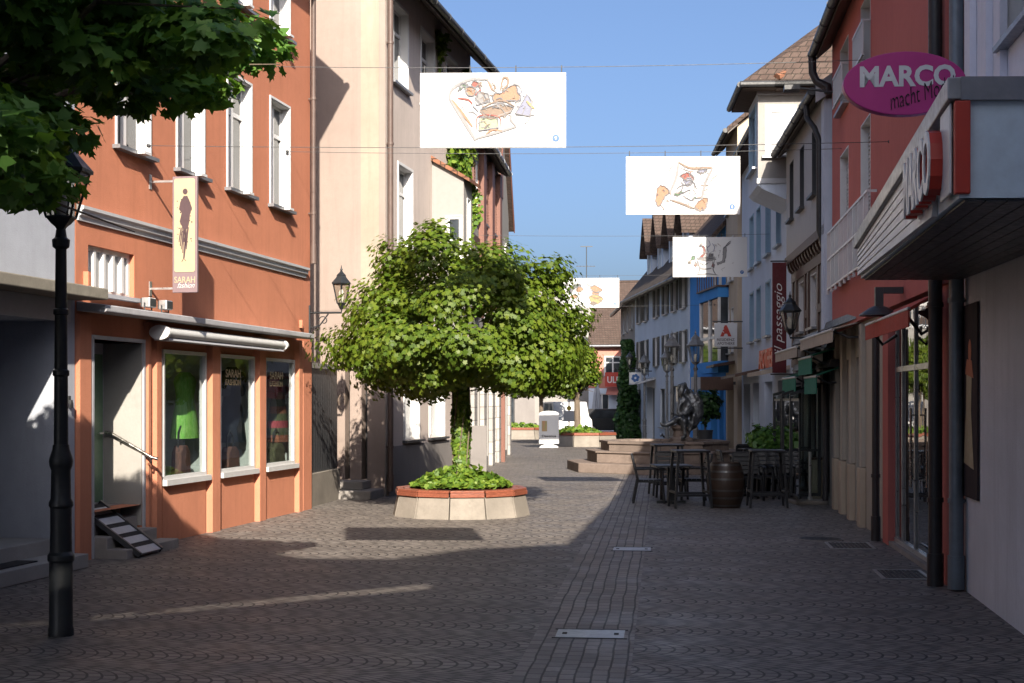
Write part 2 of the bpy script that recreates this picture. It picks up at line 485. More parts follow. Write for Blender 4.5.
M['blackplastic'] = paint('black_furniture', (.014,.015,.018), .42, .3)
M['slat'] = paint('grey_table_slats', (.05,.055,.06), .35, .3)
M['barrel'] = wood('dark_barrel_oak', (.036,.022,.016), (.03,.018,.012), .45, axis=2, scale=4)
M['hoop'] = paint('barrel_hoop_steel', (.10,.10,.10), .4, .3, .8)
M['cobble'] = cobble_mat('arched_cobbles')
M['setts'] = cobble_mat('straight_setts', 1, .118, .19, False, R(6))
M['grate'] = paint('cast_iron_grate', (.03,.03,.032), .5, .3, .5)
M['plate'] = paint('worn_steel_plate', (.36,.36,.36), .38, .2, .35)
# ------------------------------------------------------------------ building pieces
WCACHE = {}
def window(th, F, s0, s1, z0, z1, dep=.16, style='two', pane='pane', frame='whitepaint', sill='zinc', lining=True, trim=.0, y=0.0, name='window', shutters=None, label=None):
    w, h = round(s1-s0, 3), round(z1-z0, 3)
    key = (w, h, round(dep, 2), style, frame, lining, trim)
    if key not in WCACHE:
        f = MB(); fw = .055
        y0, y1 = dep-.05, dep+.01
        f.box(0, fw, y0, y1, 0, h).box(w-fw, w, y0, y1, 0, h).box(fw, w-fw, y0, y1, 0, fw).box(fw, w-fw, y0, y1, h-fw, h)
        if style in ('two', 'cross', 'tee'): f.box(w/2-.045, w/2+.045, y0-.012, y1, fw, h-fw)
        if style in ('cross', 'tee'):
            zt = h*.70
            f.box(fw, w/2-.045, y0-.006, y1, zt-.035, zt+.035).box(w/2+.045, w-fw, y0-.006, y1, zt-.035, zt+.035)
        if style == 'bars':
            n = 5
            for i in range(1, n): f.box(w*i/n-.03, w*i/n+.03, y0-.03, y1, fw, h-fw)
        if style == 'single2': f.box(fw, w-fw, y0-.006, y1, h*.42-.03, h*.42+.03)
        if lining:
            f.box(-.006, .012, -.004, dep-.052, 0, h).box(w-.012, w+.006, -.004, dep-.052, 0, h).box(.013, w-.013, -.004, dep-.052, h-.012, h+.006)
        if trim:
            f.box(-trim, -.007, -.025, -.003, 0, h+trim).box(w+.007, w+trim, -.025, -.003, 0, h+trim).box(-.006, w+.006, -.025, -.0045, h+.007, h+trim)
        g = MB(); g.box(fw*.8, w-fw*.8, dep-.022, dep-.008, fw*.8, h-fw*.8)
        sl = MB(); sl.box(-.07-trim, w+.07+trim, -.11, dep-.055, -.055, -.004)
        WCACHE[key] = (f.mesh('window'), g.mesh('pane'), sl.mesh('sill'))
    f, g, sl = WCACHE[key]
    def own(me, mat):
        if me.materials and me.materials[0] != M[mat]:
            me = me.copy(); me.materials.clear()
        if not me.materials: me.materials.append(M[mat])
        return me
    o = part(name, own(f, frame), None, th, frame=F, off=(s0, y, z0), label=label)
    part('pane', own(g, pane), None, o)
    if sill: part('sill', own(sl, sill), None, o)
    if shutters:
        for sx in (s0-w/2-.03-trim, s1+.03+trim):
            m = MB(); ww = w/2
            m.box(0, .05, -.045, -.006, 0, h).box(ww-.05, ww, -.045, -.006, 0, h).box(.05, ww-.05, -.045, -.006, 0, .06).box(.05, ww-.05, -.045, -.006, h-.06, h)
            n = int(h/.09)
            for i in range(n):
                z = .07+(h-.14)*i/n
                m.add([(.05,-.008,z),(ww-.05,-.008,z),(ww-.05,-.04,z+.05),(.05,-.04,z+.05),(.05,-.004,z+.012),(ww-.05,-.004,z+.012),(ww-.05,-.03,z+.062),(.05,-.03,z+.062)],
                      [(0,1,2,3),(7,6,5,4),(0,4,5,1),(2,6,7,3)])
            part('shutter', m, M[shutters], th, frame=F, off=(sx, y, z0))
    return o
def rev(s0, s1, z0, z1, d=.2): return (s0, s1, z0, z1, d)

def body(th, F, L, H, D, ops, mat, gable=0.0, name='wall', side0=(), z0=-.3):
    """walls of a house: street front with openings, sides, back, and gable triangles"""
    m = MB(); m.panel(0, L, z0, H, ops)
    m.add([(0,0,z0),(0,D,z0),(0,D,H),(0,0,H)], [(0,3,2,1)]) if not side0 else None
    m.add([(L,0,z0),(L,D,z0),(L,D,H),(L,0,H)], [(0,1,2,3)])
    m.add([(0,D,z0),(L,D,z0),(L,D,H),(0,D,H)], [(3,2,1,0)])
    m.add([(0,0,H),(L,0,H),(L,D,H),(0,D,H)], [(0,1,2,3)]) if not gable else None
    if gable:
        m.add([(0,0,H),(0,D,H),(0,D/2,H+gable)], [(0,2,1)])
        m.add([(L,0,H),(L,D,H),(L,D/2,H+gable)], [(0,1,2)])
    return part(name, m, M[mat], th, frame=F)
def gable_roof(th, F, L, H, D, rise, over, mat, ends=.25, th_=.16, gutter='zinc', boards='eave'):
    sl = rise/(D/2); ze = H-over*sl
    m = MB()
    y0, y1 = -over, D+over
    m.prism([(y0, ze+.03), (D/2, H+rise+.03), (y1, ze+.03), (y1, ze+.03+th_), (D/2, H+rise+.03+th_*1.4), (y0, ze+.03+th_)], 'x', -ends, L+ends)
    r = part('roof', m, M[mat], th, frame=F)
    b = MB()      # boarded soffit under the overhang
    b.prism([(y0+.02, ze-.03), (-.012, H-.02-.012*sl), (-.012, H+.02), (y0+.02, ze+.025)], 'x', -ends+.03, L+ends-.03)
    part('soffit', b, M[boards], r)
    g = MB(); g.tube([(-ends, y0-.06, ze+.07), (L+ends, y0-.06, ze+.07)], .075, 10)
    n = max(2, int(L/1.1))
    for i in range(n+1):
        x = -ends+.05+(L+2*ends-.1)*i/n
        g.tube([(x-.015, y0-.06, ze+.07), (x+.015, y0-.06, ze+.07)], .086, 10)
    part('gutter', g, M[gutter], r, smooth=True)
    k = MB(); k.tube([(-ends, D/2, H+rise+.03+th_*1.3), (L+ends, D/2, H+rise+.03+th_*1.3)], .09, 8)
    part('ridge_cap', k, M[mat], r)
    return r
def hip_roof(th, F, L, H, D, rise, over, mat, gutter='zinc'):
    a = over; run = min(D/2+a, L/2+a)
    m = MB()
    z = H+.05
    P = [(-a,-a,z),(L+a,-a,z),(L+a,D+a,z),(-a,D+a,z)]
    if L >= D: T = [(-a+run, D/2, z+rise), (L+a-run, D/2, z+rise)]; fs = [(0,1,5,4),(1,2,5),(2,3,4,5),(3,0,4)]
    else: T = [(L/2, -a+run, z+rise), (L/2, D+a-run, z+rise)]; fs = [(0,1,4),(1,2,5,4),(2,3,5),(3,0,4,5)]
    m.add(P+T+[(p[0],p[1],z-.2) for p in P], fs+[(0,6,7,1),(1,7,8,2),(2,8,9,3),(3,9,6,0),(9,8,7,6)])
    r = part('roof', m, M[mat], th, frame=F)
    g = MB()
    Q = [(-a-.06,-a-.06,z-.1),(L+a+.06,-a-.06,z-.1),(L+a+.06,D+a+.06,z-.1)]
    g.tube([Q[0],Q[1]], .07, 8).tube([Q[1],Q[2]], .07, 8)
    part('gutter', g, M[gutter], r, smooth=True)
    h = MB()
    for i, j in ((0,4),(1,5),(4,5)):
        A = Vector((P+T)[i]); B = Vector((P+T)[j])
        nn = max(2, int((B-A).length/.33))
        for q in range(nn):
            p0 = A.lerp(B, q/nn); p1 = A.lerp(B, (q+.93)/nn)
            h.cone(p0+Vector((0,0,.05)), p1+Vector((0,0,.05)), .1, .085, 7)
    part('ridge_cap', h, M['tile2'], r, smooth=True)
    return r
def downpipe(th, F, x, z0, z1, out=.09, r=.05, mat='pipe', top=None):
    m = MB(); pts = []
    if top: pts += [(x, -top, z1+.35), (x, -top, z1+.18), (x, -out-.05, z1-.05)]
    pts += [(x, -out, z1-.2), (x, -out, z0)]
    m.tube(pts, r, 10)
    z = z0+.9
    while z < z1-.3:
        m.tube([(x, -out, z), (x, -out, z+.05)], r+.013, 10)
        m.box(x-.012, x+.012, -out+r*.6, -.005, z+.012, z+.038)
        z += 2.1
    m.tube([(x, -out, z0), (x, -out, z0+.35)], r+.014, 10)
    return part('downpipe', m, M[mat], th, frame=F, smooth=True)
def text_mb(body_, w, h, depth=.01, bold=0.0, shear=0.0, y=0.0, align='C'):
    """writing as solid letters in the x-z plane facing -y, fitted to w x h, centred on the origin"""
    c = bpy.data.curves.new('lettering', 'FONT'); c.body = body_; c.size = 1; c.offset = bold; c.shear = shear
    c.resolution_u = 3; c.space_line = .9
    c.align_x = 'CENTER' if align == 'C' else 'LEFT'
    o = bpy.data.objects.new('lettering', c); COL.objects.link(o)
    bpy.context.view_layer.update()
    me = bpy.data.meshes.new_from_object(o.evaluated_get(bpy.context.evaluated_depsgraph_get()))
    bpy.data.objects.remove(o); bpy.data.curves.remove(c)
    vs = [v.co.copy() for v in me.vertices]; fs = [tuple(p.vertices) for p in me.polygons]
    bpy.data.meshes.remove(me)
    x0 = min(v.x for v in vs); x1 = max(v.x for v in vs); y0 = min(v.y for v in vs); y1 = max(v.y for v in vs)
    sx = w/(x1-x0); sy = h/(y1-y0)
    m = MB(); nv = len(vs)
    F_ = [((v.x-(x0+x1)/2)*sx, (v.y-(y0+y1)/2)*sy) for v in vs]
    A = [(p[0], y-depth, p[1]) for p in F_]; B = [(p[0], y, p[1]) for p in F_]
    out = [f for f in fs]
    edges = {}
    for f in fs:
        for i in range(len(f)):
            a, b = f[i], f[(i+1) % len(f)]
            edges[(a, b)] = edges.get((a, b), 0)+1
    side = [(a, a+nv, b+nv, b) for (a, b) in edges if (b, a) not in edges]
    m.add(A+B, out+side)
    return m
def ring_frame(m, a, b, c, d, y0, y1, w):
    m.box(a, a+w, y0, y1, c, d).box(b-w, b, y0, y1, c, d).box(a+w, b-w, y0, y1, c, c+w).box(a+w, b-w, y0, y1, d-w, d)
    return m

# ================================================================== LEFT SIDE OF THE STREET
# ---- orange fashion shop house
FO = Frame((-5.375, 17.5), (-3.72, 26.2)); LO = FO.L
th = thing('shop_house', 'orange rendered house with white framed windows over three display windows', 'house', frame=FO)
DW = [(2.43, 3.95), (4.47, 5.94), (6.42, 7.89)]
UP = [(1.10, 2.06), (2.99, 3.92), (4.88, 5.86), (6.78, 7.70)]
ops = [(.44, 1.86, .58, 2.77, .56), (.33, 1.62, 3.36, 3.95, .20)]
ops += [(a, b, .88, 2.71, .06) for a, b in DW]
ops += [(a, b, 5.33, 7.13, .18) for a, b in UP] + [(a, b, 8.33, 10.05, .18) for a, b in UP]
m = MB(); m.panel(0, LO, 3.08, 10.9, ops).panel(0, LO, -.3, 3.08, [(.44, 1.86, -.3, 2.77, .56)]+ops[2:5])
m.add([(0,0,-.3),(0,9,-.3),(0,9,10.9),(0,0,10.9)], [(0,3,2,1)])
m.add([(LO,0,-.3),(LO,9,-.3),(LO,9,10.9),(LO,0,10.9)], [(0,1,2,3)])
m.add([(0,9,-.3),(LO,9,-.3),(LO,9,10.9),(0,9,10.9)], [(3,2,1,0)])
m.add([(0,0,10.9),(0,9,10.9),(0,4.5,15)], [(0,2,1)]); m.add([(LO,0,10.9),(LO,9,10.9),(LO,4.5,15)], [(0,1,2)])
part('wall', m, M['orange'], th)
gable_roof(th, FO, LO, 10.9, 9, 4.1, .62, 'tile', ends=.05, boards='whiteeave')
for a, b in UP:
    window(th, FO, a, b, 5.33, 7.13, .18, 'tee', pane='pane', trim=.045)
    window(th, FO, a, b, 8.33, 10.05, .18, 'tee', pane='pane', trim=.045)
    for z in (5.33, 8.33):
        c = MB(); c.box(a+.38, a+.58, -.22, -.115, z-.05, z-.012)
        part('shutter_catch', c, M['whitepaint'], th)
window(th, FO, .33, 1.62, 3.36, 3.95, .12, 'bars', pane='pane2', frame='whitepaint', sill='greypaint', lining=False)
m = MB()      # moulded string course
m.prism([(-.002, 4.22), (-.03, 4.22), (-.035, 4.27), (-.065, 4.29), (-.07, 4.34), (-.10, 4.36), (-.10, 4.40), (-.002, 4.42)], 'x', .03, LO-.3)
part('string_course', m, M['whiteeave'], th)
m = MB(); m.prism([(-.002, 3.10), (-.36, 3.07), (-.40, 3.09), (-.40, 3.17), (-.002, 3.22)], 'x', .02, LO-.95)
lg = part('ledge', m, M['ledge'], th, bevel=.012)
m = MB()      # ribs between door and windows
for a, b, o in ((.01, .38, .04), (1.92, 2.08, .05), (2.14, 2.37, .07), (4.02, 4.40, .10), (6.0, 6.36, .10), (7.97, 8.22, .09), (8.30, LO-.02, .05)):
    m = MB(); m.prism([(a, 0), (a+.04, -o), (b-.04, -o), (b, 0)], 'z', -.3, 3.065); part('pilaster', m, M['orange_base'], th)
for a, b in DW:
    m = MB(); m.box(a, b, -.035, .03, -.3, .80); part('parapet_panel', m, M['orange_base'], th)
for i, (a, b) in enumerate(DW):
    f = MB(); ring_frame(f, a, b, .88, 2.71, -.05, .05, .05); f.box(a-.03, b+.03, -.12, -.052, .80, .88); f.box(a, b, -.05, .03, .802, .879)
    o = part('display_window', f, M['awning'], th)
    g = MB(); g.box(a+.05, b-.05, -.005, .005, .93, 2.66)
    part('pane', g, M['glass'], o)
    if i:
        t1 = text_mb('SARAH', .62, .13, .004, .01); t2 = text_mb('FASHION', .62, .09, .004, .005)
        part('lettering', t1, M['signcream'], o, off=((a+b)/2-.1, -.006, 2.42)); part('lettering', t2, M['signcream'], o, off=((a+b)/2-.1, -.006, 2.28))
n = MB(); a0, b0, c0, d0, e0 = 2.0, LO-.06, .80, 2.76, .95
n.add([(a0,.062,c0),(a0,e0,c0),(a0,e0,d0),(a0,.062,d0)], [(0,1,2,3)]).add([(b0,.062,c0),(b0,e0,c0),(b0,e0,d0),(b0,.062,d0)], [(3,2,1,0)])
n.add([(a0,.062,c0),(b0,.062,c0),(b0,e0,c0),(a0,e0,c0)], [(0,1,2,3)]).add([(a0,.062,d0),(b0,.062,d0),(b0,e0,d0),(a0,e0,d0)], [(3,2,1,0)])
n.add([(a0,e0,c0),(b0,e0,c0),(b0,e0,d0),(a0,e0,d0)], [(0,1,2,3)])
part('display_room', n, M['nichewall'], th)
for x in (4.62, 6.55, 8.45):
    m = MB(); m.box(x-.02, x+.02, .30, .94, .81, 2.75); part('display_screen', m, M['whitepaint'], th)
# recessed entrance
m = MB(); m.panel(.44, 1.86, .2, 2.77, [(.80, 1.80, .62, 2.62, .02)], y=.56)
m.add([(.44,0,2.77),(1.86,0,2.77),(1.86,.56,2.77),(.44,.56,2.77)], [(3,2,1,0)])
part('entrance_back', m, M['greypaint'], th)
m = MB(); m.box(1.845, 1.862, .002, .56, .3, 2.765); part('marble_lining', m, M['marble'], th)
m = MB(); m.box(.438, .452, .002, .56, .3, 2.765); part('marble_lining', m, M['marble'], th)
m = MB(); m.box(.80, 1.80, .545, .60, .62, 2.62)
d = part('door', m, M['greendoor'], th)
m = MB(); m.box(1.0, 1.46, .535, .544, 1.35, 2.45); part('pane', m, M['pane'], d)
m = MB(); m.tube([(1.7,.54,1.55),(1.7,.49,1.55),(1.6,.49,1.55)], .012); part('handle', m, M['alu'], d)
m = MB(); m.box(.385, .438, -.03, .06, .0, 2.82).box(1.862, 1.905, -.03, .06, .0, 2.82).box(.438, 1.862, -.03, .06, 2.772, 2.82)
part('door_frame', m, M['greypaint'], th)
m = MB()
m.box(.453, 1.844, .30, .556, -.1, .60).box(.453, 1.844, .06, .298, -.1, .43).box(.44, 1.90, -.20, .058, -.1, .27).box(.42, 1.98, -.48, -.202, -.1, .12)
part('steps', m, M['step'], th, bevel=.012)
downpipe(th, FO, LO-.10, 4.5, 10.2, .1, .045, 'pipe', top=.6)
for q in ((.20, .27, -.07, -.002, 3.42, 3.60), (8.25, 8.32, -.06, -.002, 3.30, 3.44)):
    m = MB(); m.box(*q); part('alarm_box', m, M['orange_base'], th)
# two flood lights standing on the ledge
for k, (x, lab) in enumerate(((1.62, 'small grey floodlight on the ledge, left of the hanging shop sign'), (2.15, 'small grey floodlight on the ledge under the hanging shop sign'))):
    t = thing('floodlight', lab, 'floodlight', FO.pt(x, -.2, 3.2), FO.rot, 'floodlights on the ledge')
    m = MB(); m.box(-.10, .10, -.07, .05, .04, .17); part('housing', m, M['alu'], t, bevel=.012)
    m = MB(); m.box(-.085, .085, -.078, -.071, .055, .155)
    part('lamp_face', m, M['darkgrey'], t)
    m = MB()
    for i in range(4): m.box(-.09+.05*i, -.075+.05*i, .051, .065, .05, .16)
    m.box(-.09, .075, .0505, .053, .10, .11); part('cooling_fins', m, M['darkgrey'], t)
    m = MB(); m.tube([(-.11,0,.10),(-.11,0,.0),(.11,0,.0),(.11,0,.10)], .01); part('bracket', m, M['darkgrey'], t)
# awning cassette
t = thing('awning_cassette', 'long white rolled awning cassette with oval ends above shop windows', 'awning', FO.pt(1.90, 0, 2.92), FO.rot)
m = MB(); pr = [(-.22+.13*math.cos(a)-.02, .085*math.sin(a)) for a in [2*math.pi*i/20 for i in range(20)]]
m.prism(pr, 'x', .05, 4.66); part('cassette', m, M['awning'], t, smooth=True)
for x0, x1 in ((-.02, .05), (4.66, 4.73)):
    m = MB(); m.prism([(-.24+.15*math.cos(a), .10*math.sin(a)) for a in [2*math.pi*i/20 for i in range(20)]], 'x', x0, x1); part('end_cap', m, M['whitepaint'], t, smooth=True)
m = MB(); m.prism([(-.33, -.075), (-.34,-.105), (-.12,-.105), (-.12,-.08)], 'x', .08, 4.63); part('front_rail', m, M['greypaint'], t)
for x in (.3, 2.3, 4.4):
    m = MB(); m.box(x-.05, x+.05, -.14, 0.0, -.06, .06); part('wall_bracket', m, M['greypaint'], t)
# hanging sign
sx = FO.s(150)
t = thing('hanging_sign', 'tall cream and mauve SARAH fashion sign hung from the orange wall', 'sign', FO.pt(sx, 0, 0), FO.rot - R(90))
# local: -x runs out from the wall towards the street here -> build along +X world-right
off = Matrix.Rotation(R(90), 4, 'Z')
x0, x1 = .34, .70; zb, zt = 3.47, 5.06
S = Matrix.Rotation(FO.rot-R(90)+R(90), 4, 'Z')
t.matrix_basis = Matrix.Translation(FO.pt(sx, 0, 0)) @ Matrix.Rotation(math.atan2(FO.n.y, FO.n.x), 4, 'Z'); WM[t.name] = t.matrix_basis.copy()
m = MB(); m.box(x0, x1, -.025, .025, zb, zt); b = part('board', m, M['signmauve'], t, bevel=.006)
m = MB(); m.prism([(x0+.03, zb+.30), (x0+.05, zb+.28), (x1-.05, zb+.28), (x1-.03, zb+.30), (x1-.03, zt-.05), (x1-.05, zt-.03), (x0+.05, zt-.03), (x0+.03, zt-.05)], 'y', -.031, -.026)
part('cream_field', m, M['signcream'], b)
fig = MB(); cx = (x0+x1)/2+.01
fig.prism([(cx+.035*math.cos(a), zt-.21+.04*math.sin(a)) for a in [2*math.pi*i/14 for i in range(14)]], 'y', -.036, -.032)
fig.prism([(cx-.02,zt-.27),(cx+.03,zt-.27),(cx+.06,zt-.33),(cx+.10,zt-.44),(cx+.07,zt-.52),(cx+.06,zt-.62),(cx+.04,zt-.72),(cx-.03,zt-.72),(cx-.08,zt-.62),(cx-.05,zt-.5),(cx-.09,zt-.45),(cx-.07,zt-.35)], 'y', -.036, -.032)
for q in range(7):
    xx = cx-.06+.018*q
    fig.ribbon([(xx, zt-.70), (xx+.005-.02, zt-.80-.03*(q%3)), (xx-.03, zt-.90-.05*((q*5)%4))], .016, -.032)
fig.ribbon([(cx+.0, zt-.7), (cx+.005, zt-.9), (cx-.02, zt-1.12)], .03, -.032).ribbon([(cx-.05, zt-1.17), (cx-.02, zt-1.12), (cx+.01, zt-1.16)], .012, -.032)
rr = random.Random(3)
for q in range(46):
    a = rr.uniform(-.12, .10); zf = zt-rr.uniform(.3, .95); r0 = rr.uniform(.004, .012)
    fig.prism([(cx+a+r0*math.cos(k*1.26), zf+r0*math.sin(k*1.26)) for k in range(5)], 'y', -.035, -.032)
part('figure_print', fig, M['ink'], b)
tm = text_mb('SARAH', .30, .085, .004, .004); part('lettering', tm, M['signcream'], b, off=((x0+x1)/2, -.026, zb+.175))
tm = text_mb('fashion', .25, .075, .004, -.012, .5); part('lettering', tm, M['whitepaint'], b, off=((x0+x1)/2+.02, -.026, zb+.10))
for z in (zb+.06, zt-.06):
    m = MB(); m.box(0, x1-.02, -.014, .014, z-.014, z+.014) if False else m.box(.012, x0, -.014, .014, z-.014, z+.014); m.box(-.002, .012, -.035, .035, z-.10, z+.10)
    part('bracket', m, M['alu'], t)
# door handrail and ramp
t = thing('handrail', 'short steel handrail sloping beside the shop entrance steps', 'handrail', FO.pt(0,0,0), FO.rot)
m = MB(); m.tube([(1.78, .50, 1.56), (1.78, .42, 1.55), (1.86, -.14, 1.22), (1.87, -.22, 1.20)], .024, 10); part('rail', m, M['steel'], t, smooth=True)
m = MB(); m.tube([(1.84, .3, 1.40), (1.80, .3, 1.47)], .012); part('bracket', m, M['steel'], t); m = MB(); m.tube([(1.98, -.01, 1.12), (1.88, -.12, 1.14), (1.86, -.13, 1.21)], .012); part('bracket', m, M['steel'], t)
t = thing('wheel_ramp', 'grey slatted wheel ramp laid over the shop entrance steps', 'ramp', FO.pt(.92, .30, .63), FO.rot)
slp = math.atan2(.60, .86)
m = MB(); m.M = Matrix.Rotation(slp, 4, 'X')
for x in (-.34, .30): m.box(x, x+.04, -1.05, .02, -.02, .045)
part('side_rail', m, M['darkgrey'], t)
m = MB(); m.M = Matrix.Rotation(slp, 4, 'X')
for i in range(5):
    y = -1.04+.205*i
    m.box(-.30, .30, y, y+.125, .0, .025)
part('plank', m, M['greypaint'], t)
m = MB(); m.M = Matrix.Rotation(slp, 4, 'X')
for i in range(5):
    y = -1.04+.205*i+.125
    m.box(-.30, .30, y, y+.08, -.004, .018)
part('grip_strip', m, M['dark'], t)
# clothes in the display windows
def dress(name, label, x, y, z0, z1, w, mats, sleeves=False, stripes=None, skirt=1.0):
    t = thing(name, label, 'dress', FO.pt(x, y, z0), FO.rot, 'clothes in the shop windows')
    h = z1-z0; n = 18
    prof = [(0, .46*skirt), (.25, .40*skirt), (.5, .31), (.62, .27), (.78, .33), (.9, .37), (1.0, .15)]
    def ringv(k, f):
        a = 2*math.pi*k/n
        for i in range(len(prof)-1):
            if prof[i][0] <= f <= prof[i+1][0]:
                q = (f-prof[i][0])/(prof[i+1][0]-prof[i][0]); r = prof[i][1]*(1-q)+prof[i+1][1]*q; break
        r *= w*(1+.05*math.sin(a*7)*(1-f))
        return (r*math.cos(a), r*.5*math.sin(a), f*h)
    bands = stripes or [(0, 1, 0)]
    groups = {}
    for f0, f1, mi in bands: groups.setdefault(mi, []).append((f0, f1))
    for mi, bs in groups.items():
        m = MB()
        for f0, f1 in bs:
            K = max(2, int((f1-f0)*14)); vs = []
            for q in range(K+1): vs += [ringv(k, f0+(f1-f0)*q/K) for k in range(n)]
            fs = [(q*n+k, q*n+(k+1) % n, (q+1)*n+(k+1) % n, (q+1)*n+k) for q in range(K) for k in range(n)]
            m.add(vs, fs)
        part('fabric' if len(groups) == 1 else 'fabric_band', m, mats[mi], t, smooth=True)
    if sleeves:
        for sg in (-1, 1):
            m = MB(); m.cone((sg*.30*w, 0, .9*h), (sg*.52*w, -.02, .66*h), .11*w+.02, .13*w+.02, 10); part('sleeve', m, mats[-1], t, smooth=True)
    return t
def cloth(n, c, c2=None, sc=14):
    t = NT(n); v = t.coord((1,1,.25)); f = t.noise(v, sc, 4, .7)
    return t.done(t.bsdf(t.ramp(f, [(.35, c), (.65, c2 or dim(c, .5))]), .85, spec=.15))
green = cloth('green_print_cotton', (.14,.42,.05), (.36,.58,.18), 40); navy = cloth('navy_knit', (.03,.035,.05)); brick = cloth('patterned_brown_wool', (.22,.10,.08), (.08,.05,.045), 30)
so = cloth('orange_knit', (.36,.13,.08), (.20,.08,.06), 30); sg_ = cloth('olive_knit', (.13,.13,.07), (.06,.07,.05), 30); sp_ = cloth('pink_knit', (.45,.08,.10), (.28,.05,.07), 30)
pale = cloth('white_scarf_cloth', (.6,.6,.58), (.4,.4,.4))
dress('green_dress', 'bright green patterned dress in the first display window', FO.s(185, -.36), .36, 1.42, 2.42, .80, [green], skirt=1.0)
dress('dark_coat', 'dark navy coat hanging in the middle display window', FO.s(232, -.45), .45, 1.30, 2.55, .85, [navy], True)
bands = []; cs = [0,1,2,1,0,1,0,2,1,0]
for i in range(10): bands.append((i/10, (i+1)/10, cs[i]))
dress('striped_dress', 'knitted dress in red, olive and pink bands, third display window', FO.s(278, -.36), .36, 1.25, 2.52, .80, [so, sg_, sp_], True, bands)
def bag(label, x, y, z, mat, w=.42, h=.5, g='bags in the shop windows'):
    t = thing('handbag', label, 'bag', FO.pt(x, y, z), FO.rot, g)
    m = MB(); m.prism([(-w/2, 0), (w/2, 0), (w*.42, h*.8), (w*.2, h), (-w*.2, h), (-w*.42, h*.8)], 'y', -.08, .08); part('body', m, mat, t, bevel=.03)
    m = MB(); m.tube([(-w*.25, 0, h*.95), (-w*.22, 0, h*1.4), (0, 0, h*1.6), (w*.22, 0, h*1.4), (w*.25, 0, h*.95)], .014); part('strap', m, M['dark'], t)
bag('brown patterned bag on the floor of the first display window', FO.s(181, -.30), .30, .82, brick)
bag('brown patterned bag on the floor of the middle display window', FO.s(230, -.30), .30, .82, brick, .55, .42)
bag('olive speckled bag on the floor of the third display window', FO.s(276, -.25), .25, .82, cloth('speckled_bag_cloth', (.16,.15,.09), (.03,.03,.02), 40), .6, .42)

# ---- grey house with deep entrance, nearest on the left
d_ = FO.d; o_ = FO.O - d_*9.0
FG = Frame(o_, FO.O); LG = 8.985
th = thing('grey_house', 'pale grey house with flat canopy over a deep dark entrance', 'house', frame=FG)
ent = (3.2, 8.55, .0, 2.95, 1.6)
up = [(1.0, 2.1), (3.3, 4.4), (5.6, 6.7)]
body(th, FG, LG, 9.0, 9, [ent]+[(a, b, 4.9, 6.5, .16) for a, b in up], 'greyblue', gable=3.5)
gable_roof(th, FG, LG, 9.0, 9, 3.5, .4, 'tile', ends=-.02)
for a, b in up: window(th, FG, a, b, 4.9, 6.5, .16, 'two')
m = MB(); m.box(0, LG-.02, -.46, -.003, 3.22, 3.36); part('canopy_slab', m, M['moss'], th, bevel=.015)
m = MB(); m.box(.1, LG-.15, -.03, -.003, 2.95, 3.215); part('canopy_fascia', m, M['greypaint'], th)
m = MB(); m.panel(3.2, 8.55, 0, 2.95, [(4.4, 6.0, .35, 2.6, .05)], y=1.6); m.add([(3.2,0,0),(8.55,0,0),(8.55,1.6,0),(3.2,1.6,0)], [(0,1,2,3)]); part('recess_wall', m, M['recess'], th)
m = MB(); m.box(4.42, 5.98, 1.60, 1.65, .36, 2.59); d = part('door', m, M['darkgrey'], th)
m = MB(); m.box(4.6, 5.1, 1.585, 1.598, .9, 2.4); part('pane', m, M['pane'], d)
m = MB(); m.box(5.3, 5.8, 1.585, 1.598, .9, 2.4); part('pane', m, M['pane'], d)
m = MB(); m.box(3.21, 8.535, .02, 1.59, .003, .34).box(3.21, 8.535, -.42, .018, .003, .17); part('steps', m, M['marble'], th, bevel=.01)
m = MB(); m.box(5.4, 7.6, -.28, -.02, .172, .184); part('door_mat', m, M['dark'], th)
m = MB(); m.box(5.0, 7.4, .3, .9, .342, .354); part('door_mat', m, M['dark'], th)
m = MB(); m.box(8.74, 8.80, -.05, -.002, 1.95, 2.05).box(8.75, 8.79, -.08, -.05, 1.9, 2.0); part('bell_push', m, M['darkgrey'], th)

# ---- pink house beyond
cp = Vector((-2.63, 29.5)); dp = Vector((.187, .982)).normalized()
FP = Frame(cp, cp+dp*8.2); LP, HP, DP = 8.2, 11.1, 8.0
FPS = Frame(cp - FP.n*DP, cp)             # end wall that looks at the camera
th = thing('pink_house', 'tall pink rendered house with wide dark eaves and lean-to bay', 'house', frame=FP)
GW = [(1.5, 2.75), (3.75, 5.2)]; T1 = [(1.0, 2.15), (5.9, 7.0)]; T2 = [(.55, 1.75), (2.95, 4.15), (5.4, 6.5)]
ops = [(a, b, 1.12, 3.0, .22) for a, b in GW] + [(a, b, 5.3, 7.05, .2) for a, b in T1] + [(a, b, 8.75, 10.45, .2) for a, b in T2]
m = MB(); m.panel(0, LP, -.3, HP, ops)
m.add([(LP,0,-.3),(LP,DP,-.3),(LP,DP,HP),(LP,0,HP)], [(0,1,2,3)]); m.add([(0,DP,-.3),(LP,DP,-.3),(LP,DP,HP),(0,DP,HP)], [(3,2,1,0)])
m.add([(LP,0,HP),(LP,DP,HP),(LP,DP/2,HP+3.6)], [(0,1,2)])
part('wall', m, M['pink'], th)
e = DP     # end wall coordinates: 0 at the back, DP at the street corner
sa = [FPS.s(p) for p in (332, 345, 349, 361.5, 366.5, 385)]
eo = [(sa[1], sa[2]+.02, .35, 2.75, .5), (sa[3], sa[4]+.02, .35, 2.75, .5)]
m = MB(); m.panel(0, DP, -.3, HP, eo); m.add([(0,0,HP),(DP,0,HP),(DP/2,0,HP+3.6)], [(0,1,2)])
part('end_wall', m, M['pinkside'], th, frame=FPS)
